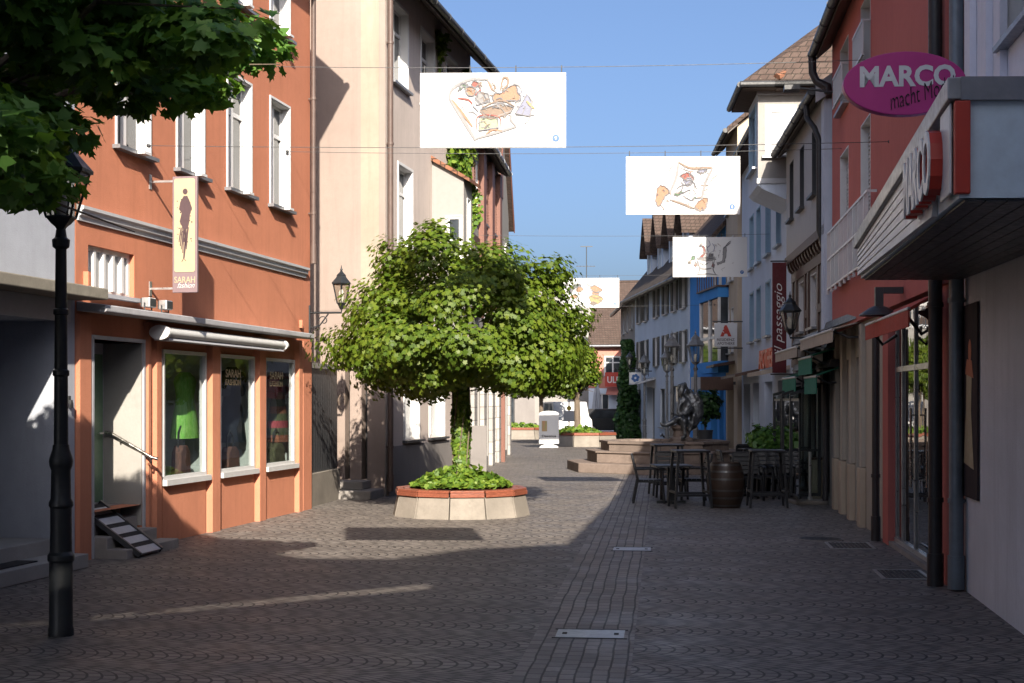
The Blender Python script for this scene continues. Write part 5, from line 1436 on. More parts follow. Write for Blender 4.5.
groundcover('thick bed of bright ivy in the planter under the maple', (TX, TY, 0), .88, .52, 3000, .115)
# octagonal planters
def planter(label, loc, R_, h, nside, rot=R(22.5)):
    t = thing('planter', label, 'planter', loc, rot, 'concrete planters with wooden rims')
    for k in range(nside):
        a0 = 2*math.pi*k/nside; a1 = 2*math.pi*(k+1)/nside; g = .008
        def pt(a, r): return (r*math.cos(a), r*math.sin(a))
        o0, o1 = pt(a0+g, R_), pt(a1-g, R_); p0, p1 = pt(a0+g, R_*.93), pt(a1-g, R_*.93); i0, i1 = pt(a0+g, R_*.78), pt(a1-g, R_*.78)
        m = MB(); m.add([(*o0,-.02),(*o1,-.02),(*i1,-.02),(*i0,-.02),(*p0,h),(*p1,h),(*i1,h),(*i0,h)], [(0,1,5,4),(1,2,6,5),(2,3,7,6),(3,0,4,7),(4,5,6,7),(3,2,1,0)])
        part('concrete_segment', m, M['concrete'], t, bevel=.012)
        m = MB()
        for s_ in range(2):
            ra, rb = R_*(.945-.105*s_), R_*(.945-.105*(s_+1))+.012
            q = [pt(a0+.012, ra), pt(a1-.012, ra), pt(a1-.012, rb), pt(a0+.012, rb)]
            m.prism(q, 'z', h+.075, h+.115)
        q = [pt(a0+.012, R_*.955+.004), pt(a1-.012, R_*.955+.004), pt(a1-.012, R_*.955-.03), pt(a0+.012, R_*.955-.03)]
        m.prism(q, 'z', h+.004, h+.074)
        # plank front as two boards
        part('seat_rim', m, M['redwood'], t, bevel=.006)
    m = MB(); m.lathe([(R_*.77, 0), (R_*.77, h+.0), (R_*.2, h+.06)], n=nside, ph=0); part('soil', m, M['soil'], t)
    return t
planter('many sided concrete planter with reddish wooden rim under the near maple', (TX, TY, 0), 1.22, .36, 12)
planter('far concrete planter with wooden rim, beside the white sandwich board', (at(585, 62), 62, 0), 1.5, .48, 8)
planter('far concrete planter with wooden rim, left of the sandwich board', (at(520, 74), 74, 0), 2.0, .48, 8)
groundcover('leafy green bed around the trunk in the far planter', (at(577, 62), 62, 0), 1.1, .55, 900, .22)
groundcover('low green bed in the far planter left of the sandwich board', (at(520, 74), 74, 0), 1.5, .50, 700, .22)
# ivy on the pink house and bay
def wall_ivy(label, F, regions, size, mat='ivy', out=(.01, .16)):
    P = []; N = []
    for (x0, x1, z0, z1, n) in regions:
        x = rng.uniform(x0, x1, n); z = rng.uniform(z0, z1, n); w = np.sin(x*5)*.25+np.sin(z*3+x)*.2
        keep = (x > x0+.12+.15*np.sin(z*4)) & (x < x1-.12+.15*np.sin(z*3.1)) & (z > z0+.2+w) & (z < z1-.1+w*.4)
        x = x[keep]; z = z[keep]; y = -rng.uniform(out[0], out[1], len(x))*(1+.4*np.sin(x*4+z*3))
        P.append(np.stack([x, y, z], 1)); N.append(np.tile([0, -.8, .5], (len(x), 1)))
    t = thing('wall_ivy', label, 'ivy', frame=F)
    part('leaves', leaves_mesh('leaves', np.vstack(P), np.vstack(N), size, LEAF6, mat, .45), None, t)
    m = MB()
    for (x0, x1, z0, z1, n) in regions:
        for k in range(3):
            x = x0+(x1-x0)*(.25+.25*k)
            m.tube([(x, -.02, z0+.1), (x+.1, -.025, z0+(z1-z0)*.4), (x-.08, -.02, z0+(z1-z0)*.7), (x+.05, -.02, z1-.2)], .015, 5)
    part('stems', m, M['bark'], t)
wall_ivy('bright ivy climbing up the end of the pink house wall', FP, [(4.3, 5.0, 8.5, 11.0, 500), (5.2, 8.1, 6.3, 9.2, 2600), (7.2, 8.15, 9.1, 10.6, 500), (5.4, 6.2, 4.2, 7.2, 900)], .17)
FBR = Frame(FP.pt(5.5, -.95).xy, FP.pt(7.2, -.5).xy)
wall_ivy('ivy trailing down beside the white bay', Frame(FP.pt(5.02, -.05).xy, FP.pt(5.04, -.95).xy), [(.05, .95, 3.9, 7.3, 900)], .15)
# hedge at the far right
n = 9000
x = rng.uniform(-.75, .75, n); y = rng.uniform(-.7, .7, n); z = rng.uniform(0, 4.9, n)
w = (1+.12*np.sin(z*3+x*2)+.08*np.sin(z*7))*np.clip(1.08-z*.14, .42, 1)*.80; s_ = np.maximum(np.abs(x)/.75, np.abs(y)/.7)
keep = (s_ > .6) | (z > 4.8)
P = np.stack([x*w, y*w, z], 1)[keep]; N = np.stack([x, y, np.full(n, .4)], 1)[keep]
t = thing('tall_hedge', 'tall dark green clipped hedge beside the light grey house', 'hedge', (at(627.5, 69.5), 69.5, 0))
part('leaves', leaves_mesh('leaves', P, N, .22, LEAF4, 'hedge', .5), None, t)
m = MB(); m.box(-.22, .22, -.22, .22, 0, 4.4); part('twigs', m, M['bark'], t)

def pot_plant(name, label, loc, H, R_, size, n, pot=(.2, .4), mat='bushleaf', flower=None):
    t = thing(name, label, 'potted plant', loc)
    m = MB(); m.lathe([(pot[0]*.75, 0), (pot[0], pot[1]), (pot[0]*1.06, pot[1]), (pot[0]*1.06, pot[1]+.04), (pot[0]*.9, pot[1]+.04), (pot[0]*.88, pot[1])], n=18); part('pot', m, M['darkgrey'], t, smooth=True)
    m = MB(); m.tube([(0,0,pot[1]-.05), (.01,0,(pot[1]+H-R_)/2), (0,.01,H-R_)], .025, 7); part('stem', m, M['bark'], t)
    d = rng.normal(0, 1, (n, 3)); d /= np.linalg.norm(d, axis=1)[:, None]
    q = rng.uniform(.45, 1.0, n)[:, None]*(1+.2*np.sin(d[:, :1]*6+d[:, 2:]*5))
    P = d*q*R_+np.array([0, 0, H-R_]); part('leaves', leaves_mesh('leaves', P, d+np.array([0,0,.4]), size, LEAF6, mat), None, t)
    if flower:
        m = MB()
        for k in range(40):
            v = Vector(rng.normal(0, 1, 3)).normalized()*R_*1.0; m.ball((v.x, v.y, v.z+H-R_), .035, 6, 4)
        part('flowers', m, M['yellowflower'], t)
    return t
pot_plant('potted_bush', 'round green potted bush behind the cafe tables', (at(763, 31.2), 31.2, 0), 1.48, .36, .10, 1100, (.2, .45))
pot_plant('potted_flowers', 'small potted plant with yellow flowers near the cafe front', (at(783, 31.5), 31.5, 0), 1.05, .24, .07, 420, (.16, .4), flower=True)
pot_plant('hanging_plant', 'dark trailing plant in a tall pot before the blue house', (at(705, 45.5), 45.5, 0), 2.35, .55, .14, 1500, (.25, 1.0), mat='hedge')

# ================================================================== LAMPS
def lantern(parent, z, w=.17, h=.42, n=6, ox=0.0, oy=0.0, mat='black'):
    """hexagonal tapering lantern standing on height z"""
    def ringp(r, zz_): return [(ox+r*math.cos(2*math.pi*i/n+.26), oy+r*math.sin(2*math.pi*i/n+.26), zz_) for i in range(n)]
    r0, r1 = w*.52, w
    m = MB(); A = ringp(r0, z+.05); B = ringp(r1, z+h)
    for i in range(n): m.tube([A[i], B[i]], .011, 6)
    for Q in (A, B):
        for i in range(n): m.tube([Q[i], Q[(i+1) % n]], .011, 6)
    m.lathe([(.03, z-.06), (.05, z-.03), (r0*.7, z), (r0*1.05, z+.05)], (ox, oy), n, .26)
    f = part('lantern_frame', m, M[mat], parent)
    m = MB()
    for i in range(n):
        j = (i+1) % n; m.add([A[i], A[j], B[j], B[i]], [(0,1,2,3)])
    part('lantern_glass', m, M['lampglass'], f)
    q = w/.17; z2 = z+h
    m = MB(); m.lathe([(r1*1.14, z2), (r1*1.16, z2+.02*q), (r1*.62, z2+.12*q), (r1*.55, z2+.15*q), (r1*.58, z2+.16*q), (r1*.2, z2+.22*q), (.02, z2+.25*q)], (ox, oy), n, .26)
    m.ball((ox, oy, z2+.265*q), .025*q, 8, 6).cone((ox, oy, z2+.28*q), (ox, oy, z2+.35*q), .014*q, .003, 8)
    part('lantern_roof', m, M[mat], f)
    m = MB(); m.lathe([(.03, z+.06), (.05, z+.12), (.055, z+.24), (.03, z+.3)], (ox, oy), 10); part('bulb', m, M['bulb'], f, smooth=True)
    return f
def street_lamp(label, loc, H=4.25, k=1.0, lw=.17, lh=.42, mat='black'):
    t = thing('street_lamp', label, 'street lamp', loc, R(12), 'old style street lamps')
    zl = H-(lh+.36*lw/.17)
    m = MB(); m.lathe([(.108, 0), (.108, .05), (.10, .08), (.098, .62), (.112, .64), (.112, .68), (.092, .71), (.088, 1.08), (.102, 1.10), (.102, 1.13), (.085, 1.16), (.08, 1.40), (.095, 1.44), (.10, 1.48), (.092, 1.52), (.072, 1.58), (.068, 1.62)], n=20)
    m.v = [(x, y, z*k) for x, y, z in m.v]
    part('base', m, M[mat], t, smooth=True, ang=30)
    m = MB(); m.lathe([(.060, 1.60*k), (.057, 2.2), (.069, 2.21), (.069, 2.25), (.055, 2.26), (.052, 2.72), (.064, 2.73), (.064, 2.77), (.050, 2.78), (.046, zl-.22), (.07, zl-.20), (.075, zl-.14), (.05, zl-.12), (.04, zl-.05)], n=18)
    part('pole', m, M[mat], t, smooth=True, ang=30)
    lantern(t, zl, lw, lh, mat=mat)
    return t
L0 = street_lamp('black street lamp under the dark maple, nearest on the left', (at(61, 12.1), 12.1, 0), 4.43, 1.0, .235, .43)
L1 = street_lamp('street lamp with sunlit lantern, standing behind the fountain statue', (at(672, 45.5), 45.5, 0), 4.25, .72, .26, .56, 'lampgrey')
for lab, px, Y in (('grey street lamp right of the statue, before the blue house', 695.5, 44.6), ('slim street lamp left of the statue and partly behind the sunlit one', 667, 58.0), ('street lamp farthest back, beside the emblem sign', 644.5, 65.0)):
    dup(L1, (at(px, Y), Y, 0), R(20), lab)
# lanterns on wall brackets
def wall_lantern(label, F, s_, out, z, group='lanterns on wall brackets', lw=.17, lh=.40):
    t = thing('wall_lantern', label, 'wall lantern', F.pt(s_, 0, 0), F.rot, group)
    m = MB(); m.tube([(0, -.003, z-.12), (0, -out, z-.12), (0, -out, z-.06)], .02, 8).tube([(0, -.003, z-.40), (0, -.2, z-.36), (0, -out*.6, z-.14)], .014, 7).tube([(0,-.003,z-.5),(0,-.003,z+.02)], .022, 6)
    c = [(0, -out*.45+.10*math.cos(k*.5)*(1-k/16), z-.27+.10*math.sin(k*.5)*(1-k/16)) for k in range(14)]; m.tube(c, .010, 6)
    part('bracket', m, M['black'], t)
    lantern(t, z, lw, lh, 6, 0, -out)
    return t
wall_lantern('lantern on a scrolled bracket at the corner of the orange house', FO, LO-.06, .62, 3.72)
wall_lantern('dark lantern on a bracket before the vertical red banner', FH3, FH3.s(790, .6), .6, 3.36, lw=.20, lh=.40)
wall_lantern('dark lantern on a bracket on the light grey house with dormers', FH7, 4.2, .9, 3.6)

# ================================================================== FOUNTAIN AND STATUE
FXc, FYc = at(664, 40.6), 40.6
t = thing('fountain', 'stepped sandstone fountain basin in the middle of the street', 'fountain', (FXc, FYc, 0), R(6))
def octa(r, k=1.0): 
    return [(r*math.cos(a)*1.0, r*math.sin(a)*k) for a in [R(22.5)+i*math.pi/4 for i in range(8)]]
m = MB(); m.prism(octa(2.85), 'z', -.05, .26); part('step', m, M['granite'], t, bevel=.02)
m = MB(); m.prism(octa(2.25), 'z', .261, .53); m.prism(octa(2.30), 'z', .531, .58); part('step', m, M['granite'], t, bevel=.012)
bo, bi = octa(1.85), octa(1.5)
m = MB()
for z0, z1, o1, i1 in ((.581, .78, bo, bi), (.781, .85, octa(1.90), octa(1.47))):
    for i in range(8):
        j = (i+1) % 8
        m.add([(*o1[i],z0),(*o1[j],z0),(*i1[j],z0),(*i1[i],z0),(*o1[i],z1),(*o1[j],z1),(*i1[j],z1),(*i1[i],z1)], [(0,1,5,4),(2,3,7,6),(4,5,6,7),(3,2,1,0)])
part('basin', m, M['granite'], t)
m = MB(); m.add([(*p, .72) for p in octa(1.48)], [tuple(range(8))])
wt = NT('fountain_water'); wv = wt.coord(); M['water'] = wt.done(wt.bsdf((.02,.03,.03), .05, normal=wt.bump(wt.noise(wv, 5, 3), .2, .03), spec=.5))
part('water', m, M['water'], t)
m = MB(); m.lathe([(.34, .5), (.34, .9), (.24, .95), (.22, 1.12), (.30, 1.2), (.30, 1.28)], (.5, 0), n=10); part('pedestal', m, M['granite'], t)
# bronze figure: seated fool with one leg stretched out, a heavy bundle on the shoulder
st = thing('statue', 'dark bronze statue of a seated figure with outstretched leg on fountain', 'statue', (at(683, 40.6), 40.6, -.02), R(6))
m = MB()
def limb(*pr):
    for (p0, r0), (p1, r1) in zip(pr, pr[1:]):
        m.cone(p0, p1, r0, r1, 14); m.ball(p0, r0, 12, 8); m.ball(p1, r1, 12, 8)
limb(((.02,-.05,1.42), .20), ((.06,-.08,1.72), .21), ((.0,-.12,1.98), .20), ((-.03,-.14,2.06), .09), ((-.08,-.17,2.14), .07))   # trunk and neck
m.ball((-.12,-.2,2.25), (.125,.135,.16), 14, 10)                                        # head
m.cone((-.22,-.24,2.24), (-.28,-.26,2.20), .035, .02, 8); m.ball((-.2,-.27,2.18), (.04,.04,.03)); m.ball((-.04,-.27,2.25), (.02,.035,.05)); m.ball((-.19,-.14,2.28), (.03,.03,.02)); m.ball((-.2,-.27,2.28), (.03,.03,.02))
limb(((-.10,-.18,2.36), .13), ((.06,-.16,2.44), .09), ((.20,-.12,2.34), .05), ((.26,-.1,2.2), .035))                  # hood with a drooping point
limb(((-.12,-.16,2.38), .09), ((-.24,-.24,2.42), .05), ((-.3,-.28,2.3), .03))
limb(((-.16,-.22,1.96), .10), ((-.30,-.34,1.70), .075), ((-.22,-.40,1.52), .06), ((-.40,-.42,1.48), .05))             # arms
limb(((.20,-.1,1.96), .10), ((.26,-.34,1.74), .08), ((.02,-.44,1.62), .06), ((-.14,-.42,1.66), .05))
limb(((-.05,-.16,1.42), .15), ((-.36,-.30,1.46), .11), ((-.62,-.34,1.36), .085), ((-.86,-.36,1.30), .06), ((-1.02,-.37,1.31), .055), ((-1.10,-.37,1.36), .04))   # stretched leg
limb(((.10,-.18,1.40), .15), ((-.10,-.46,1.40), .11), ((-.06,-.50,1.15), .09), ((-.02,-.46,.98), .06), ((-.18,-.52,.94), .05))     # bent leg
limb(((.32,.10,2.12), .22), ((.52,.06,1.92), .30), ((.62,.0,1.66), .30), ((.50,-.05,1.42), .22), ((.34,-.05,1.22), .10))     # bundle and cloak
limb(((.58,-.12,2.10), .13), ((.74,-.05,1.90), .17), ((.80,0,1.6), .12)); limb(((.45,-.2,1.55), .13), ((.3,-.22,1.25), .07), ((.25,-.2,1.05), .04))
m.lathe([(.30, 1.18), (.34, 1.28), (.26, 1.36)], n=14)
for k in range(5):
    y = -.46-.02*k; m.cone((-.40,-.42,1.48), (-.47-.01*k, -.40-.016*k, 1.44+.012*k), .018, .012, 6)
m.v = [(x*.66-(.02 if x > 0 else 0), y*.8, z*1.0) for x, y, z in m.v]
b = part('body', m, M['bronze'], st, smooth=True)
md = b.modifiers.new('remesh', 'REMESH'); md.mode = 'VOXEL'; md.voxel_size = .026; md.use_smooth_shade = True
tx = bpy.data.textures.new('lumps', 'CLOUDS'); tx.noise_scale = .14
md = b.modifiers.new('lumps', 'DISPLACE'); md.texture = tx; md.strength = .07; md.mid_level = .5; md.texture_coords = 'LOCAL'
m = MB(); m.tube([(-.36,-.42,1.62), (-.2,-.38,1.58), (.0,-.36,1.66), (.2,-.42,1.95)], .025, 8); m.cone((-.42,-.44,1.64), (-.36,-.42,1.62), .05, .025, 10); part('pipe', m, M['bronze'], st, smooth=True)
m = MB(); m.tube([(-.1,-.5,.95), (-.2,-.62,1.05), (-.26,-.8,1.0)], .03, 8); part('spout', m, M['steel'], t, smooth=True)

# ================================================================== CAFE FURNITURE
def chair_proto(label, loc, rot):
    t = thing('terrace_chair', label, 'chair', loc, rot, 'dark chairs of the street cafe')
    # faces -y ; seat .45 high
    m = MB()
    for i in range(5): m.box(-.24, .24, -.24+.096*i, -.24+.096*i+.078, .435, .46)
    m.box(-.25, -.21, -.24, .24, .405, .434).box(.21, .25, -.24, .24, .405, .434)
    part('seat', m, M['blackplastic'], t)
    m = MB(); m.M = Matrix.Translation((0, .24, .45)) @ Matrix.Rotation(R(-13), 4, 'X')
    for i in range(5): m.box(-.24, .24, -.02, .02, .06+.088*i, .06+.088*i+.068)
    part('backrest', m, M['blackplastic'], t)
    m = MB(); m.M = Matrix.Translation((0, .24, .45)) @ Matrix.Rotation(R(-13), 4, 'X')
    for s_ in (-1, 1): m.tube([(s_*.255, 0, -.02), (s_*.255, .0, .46), (s_*.22, .0, .50)], .026, 8)
    m.tube([(-.22, 0, .50), (.22, 0, .50)], .018, 8)
    part('back_frame', m, M['blackplastic'], t, smooth=True)
    for s_ in (-1, 1):
        m = MB(); m.tube([(s_*.27, -.27, 0), (s_*.265, -.235, .44), (s_*.275, -.23, .64)], .026, 8); part('leg', m, M['blackplastic'], t, smooth=True)
        m = MB(); m.tube([(s_*.26, .33, 0), (s_*.255, .245, .44)], .026, 8); part('leg', m, M['blackplastic'], t, smooth=True)
        m = MB(); m.prism([(-.29,.63),(-.05,.655),(.25,.645),(.30,.66),(.30,.69),(.25,.68),(-.05,.69),(-.30,.665)], 'x', s_*.285-.035, s_*.285+.035); part('armrest', m, M['blackplastic'], t, smooth=True)
    return t
def at_ground(px, py):
    Y = 2*FPX/(py-HOR); return (at(px, Y), Y, 0)
ch = chair_proto('slatted dark armchair at the left end of the dining table', (at(650, 27.7), 27.7, 0), R(86))
for lab, px, Y, rot in (('slatted dark armchair at the right end of the dining table', 692, 28.0, R(-86)), ('slatted dark armchair behind the dining table', 672, 28.8, R(4)),):
    dup(ch, (at(px, Y), Y, 0), rot, lab)
def dining_table(label, loc, rot):
    t = thing('dining_table', label, 'table', loc, rot, 'slatted dining tables of the cafe')
    m = MB()
    for i in range(7): m.box(-.36, .36, -.36+.104*i, -.36+.104*i+.086, .72, .745)
    m.box(-.33, -.28, -.35, .35, .69, .719).box(.28, .33, -.35, .35, .69, .719); part('tabletop', m, M['slat'], t)
    m = MB(); m.box(-.075, .075, -.04, .04, .05, .69); part('column', m, M['black'], t)
    m = MB(); m.box(-.28, .28, -.04, .04, .0, .05).box(-.04, .04, -.28, -.041, .0, .05).box(-.04, .04, .041, .28, 0, .05); part('foot', m, M['black'], t)
    return t
dt = dining_table('slatted dining table between two armchairs, left of the barrel', (at(671, 27.6), 27.6, 0), R(4))
def bar_table(label, loc, rot):
    t = thing('bar_table', label, 'table', loc, rot, 'tall bar tables of the cafe')
    m = MB(); m.box(-.32, .32, -.32, .32, 1.03, 1.07); part('tabletop', m, M['blackplastic'], t, bevel=.008)
    for sx in (-1, 1):
        for sy in (-1, 1):
            m = MB(); p0 = Vector((sx*.34, sy*.32, 0)); p1 = Vector((sx*.27, sy*.27, 1.03)); m.cone(p0, p1, .03, .034, 4); part('leg', m, M['blackplastic'], t)
    m = MB()
    for sy in (-1, 1): m.box(-.32, .32, sy*.31-.02, sy*.31+.02, .22, .265)
    for sx in (-1, 1): m.box(sx*.315-.02, sx*.315+.02, -.30, .30, .27, .31)
    part('footrest', m, M['blackplastic'], t)
    return t
bt = bar_table('tall bar table directly left of the barrel', (at(690, 26.5), 26.5, 0), R(5))
dup(bt, (at(767, 26.6), 26.6, 0), R(-4), 'tall bar table right of the barrel')
dup(bt, (at(667, 30.0), 30.0, 0), R(3), 'tall bar table behind the slatted dining table')
# barrel
t = thing('barrel', 'dark wooden wine barrel with steel hoops between the bar tables', 'barrel', (at(725.5, 26.5), 26.5, 0))
def br(z): return .265+.085*(1-((z-.42)/.42)**2)
m = MB(); m.lathe([(br(z*.84/14), z*.84/14) for z in range(15)]+[(.25, .84), (.25, .81)], n=26); part('staves', m, M['barrel'], t, smooth=True, ang=60)
for z in (.03, .17, .31, .52, .66, .78):
    m = MB(); m.lathe([(br(z)+.001, z), (br(z)+.006, z), (br(z+.035)+.006, z+.035), (br(z+.035)+.001, z+.035)], n=26); part('hoop', m, M['hoop'], t, smooth=True)
# crowded tables and chairs further right
k = 0
tabs = [(752, 29.6, R(6), 'dining table behind the tall bar table, nearest of the crowded group'), (783, 30.4, R(2), 'dining table beside the cafe front in the crowded group'), (746, 32.8, R(-3), 'dining table at the back left of the crowded group'), (776, 33.6, R(5), 'dining table at the back right of the crowded group')]
for px, Y, rot, lab in tabs: dup(dt, (at(px, Y), Y, 0), rot, lab)
chs = [(748, 28.5, 180, 'dark chair with its back to the viewer, behind the right bar table'), (764, 28.9, 176, 'dark chair with its back to the viewer, right of the bar table leg'), (783, 28.9, 184, 'dark chair with its back to the viewer, nearest the cafe front'),
       (735, 29.8, -88, 'dark chair just right of the barrel, turned sideways'), (796, 30.2, 92, 'dark chair turned sideways against the wind screen'), (752, 31.0, 2, 'dark chair facing the viewer in the crowded cafe group'),
       (780, 31.6, 178, 'dark chair before the far right dining table'), (744, 34.2, 4, 'dark chair at the back left of the cafe group'), (774, 35.0, -2, 'dark chair at the back right of the cafe group')]
for px, Y, rot, lab in chs: dup(ch, (at(px, Y), Y, 0), R(rot-180), lab)
# parasol base
t = thing('parasol_base', 'white square parasol base with steel tube before the cafe', 'parasol stand', at_ground(810, 503.5), R(3))
m = MB(); m.box(-.36, .36, -.32, .32, .0, .07); part('slab', m, M['concrete'], t, bevel=.012)
m = MB(); m.lathe([(.05, .07), (.05, .12), (.03, .13), (.03, 1.0)], n=12); part('tube', m, M['alu'], t, smooth=True)
t = thing('wooden_box', 'narrow wooden box standing by the cafe downpipe', 'box', (at(818, 28.2), 28.2, 0), R(3))
m = MB(); m.box(-.16, .16, -.14, .14, .03, .82); part('body', m, M['beige'], t, bevel=.008)
m = MB(); m.box(-.18, .18, -.16, .16, .821, .86); part('lid', m, M['timber'], t)
m = MB(); m.box(-.15, -.10, -.13, .13, 0, .03).box(.10, .15, -.13, .13, 0, .03); part('foot', m, M['timber'], t)

# ================================================================== OTHER STREET THINGS
t = thing('sandwich_board', 'white advertising board on a curved foot before the far planter', 'advertising board', (at(549, 60.0), 60.0, 0), R(-4))
m = MB(); m.box(-.42, .42, -.04, .04, .16, 1.42); m.prism([(.42*math.cos(a), 1.42+.12*math.sin(a)) for a in [math.pi*i/12 for i in range(13)]], 'y', -.04, .04); b = part('panel', m, M['whitepaint'], t, bevel=.01)
m = MB(); m.box(-.30, -.08, -.046, -.041, .68, 1.12); part('picture', m, cloth('board_print', (.25,.35,.15), (.5,.25,.15), 9), b)
tm = text_mb('Dessous', .6, .10, .005, .02); part('lettering', tm, M['dark'], b, off=(.0, -.041, .48))
m = MB(); m.prism([(-.4, .0), (.4, .0), (.36, .06), (.15, .14), (-.15, .14), (-.36, .06)], 'y', -.22, .22); part('foot', m, M['whitepaint'], t)
t = thing('info_stele', 'slim pale information stele behind the planter', 'sign', (at(478, 36.0), 36.0, 0), R(35))
m = MB(); m.box(-.24, .24, -.04, .04, .08, 1.35); part('panel', m, M['pinkbase'], t, bevel=.01)
m = MB(); m.box(-.2, .2, -.08, .08, 0, .08); part('foot', m, M['darkgrey'], t)
t = thing('bike_rack', 'low zigzag bicycle rack against the pink house', 'bicycle rack', FP.pt(1.6, -.45, 0), FP.rot)
m = MB()
pts = []
for i in range(14): pts += [(.22*i, .0, .05), (.22*i+.06, -.18, .45), (.22*i+.12, -.20, .45), (.22*i+.16, .0, .05)]
m.tube(pts, .012, 6); part('loops', m, M['pipegrey'], t)
m = MB(); m.tube([(0, .02, .05), (3.1, .02, .05)], .018, 8).tube([(0, -.3, .05), (3.1, -.3, .05)], .018, 8)
for x in (0, 3.1): m.box(x-.03, x+.03, -.32, .04, 0, .03)
part('rails', m, M['pipegrey'], t)
t = thing('closed_parasol', 'closed white parasol before the salmon house', 'parasol', (at(597, 82.0), 82.0, 0))
m = MB()
n = 16; prof = [(.06, 3.0), (.20, 2.4), (.30, 1.6), (.42, .75)]
vs = []
for r, z in prof:
    for i in range(n):
        a = 2*math.pi*i/n; q = r*(1 if i % 2 else .62); vs.append((q*math.cos(a), q*math.sin(a), z))
m.add(vs, [(k*n+i, k*n+(i+1) % n, (k+1)*n+(i+1) % n, (k+1)*n+i) for k in range(3) for i in range(n)]); part('cloth', m, M['greyblue'], t)
m = MB(); m.tube([(0,0,0), (0,0,3.15)], .03, 8); part('pole', m, M['alu'], t)
m = MB(); m.box(-.35, .35, -.35, .35, 0, .08); part('foot', m, M['concrete'], t)
def car(label, loc, rot, mat, L=4.2, W=1.75, H=1.5, van=False):
    t = thing('parked_car', label, 'car', loc, rot, 'cars parked across the square')
    if van: P = [(-L/2,.3),(-L/2,1.0),(-L/2+.15,H),(L/2-1.4,H),(L/2-.8,1.15),(L/2-.1,.95),(L/2,.6),(L/2,.3)]
    else: P = [(-L/2,.3),(-L/2,.85),(-L/2+.35,.95),(-L/2+.95,H),(L/2-1.75,H),(L/2-1.0,.98),(L/2-.15,.82),(L/2,.6),(L/2,.3)]
    m = MB(); m.prism(P, 'y', -W/2, W/2); part('body', m, M[mat], t, bevel=.06)
    Wp = [(p[0]*.93, .98+(p[1]-.98)*.86) for p in P if p[1] > .93]
    m = MB(); m.prism([(-L/2+.75,.99),(-L/2+1.05,H-.1),(L/2-1.85,H-.1),(L/2-1.2,1.0)], 'y', -W/2-.008, W/2+.008); part('side_window', m, M['pane'], t)
    m = MB(); m.box(L/2-.02, L/2+.012, -W/2+.1, -W/2+.4, .62, .78).box(L/2-.02, L/2+.012, W/2-.4, W/2-.1, .62, .78) if False else m.box(-L/2-.012, -L/2+.02, -W/2+.12, -W/2+.34, .62, .85)
    part('tail_light', m, M['signred'], t)
    m = MB(); m.box(-L/2-.012, -L/2+.02, W/2-.34, W/2-.12, .62, .85); part('tail_light', m, M['signred'], t)
    for x in (-L/2+.8, L/2-.85):
        for y in (-W/2+.08, W/2-.08):
            m = MB(); m.cone((x, y-.1, .32), (x, y+.1, .32), .32, .32, 18); w = part('wheel', m, M['dark'], t)
            m = MB(); m.cone((x, y-.115, .32), (x, y+.115, .32), .19, .19, 12); part('rim', m, M['alu'], w)
    return t
car('dark parked car before the salmon house', (at(612, 80.5), 80.5, 0), R(8), 'black')
car('white parked van across the square behind the planter', (at(566, 79.0), 79.0, 0), R(-80), 'whitepaint', 4.8, 1.9, 1.9, True)
t = thing('traffic_sign', 'thin post with yellow disc and white panel behind the far planter', 'traffic sign', (at(569, 66.0), 66.0, 0))
m = MB(); m.tube([(0,0,0), (0,0,2.35)], .035, 8); part('post', m, M['alu'], t)
m = MB(); m.box(-.26, .26, -.06, -.03, 1.0, 1.5); part('panel', m, M['whitepaint'], t)
m = MB(); m.cone((0,-.06,1.62), (0,-.03,1.62), .11, .11, 18); part('disc', m, M['yellowflower'], t)

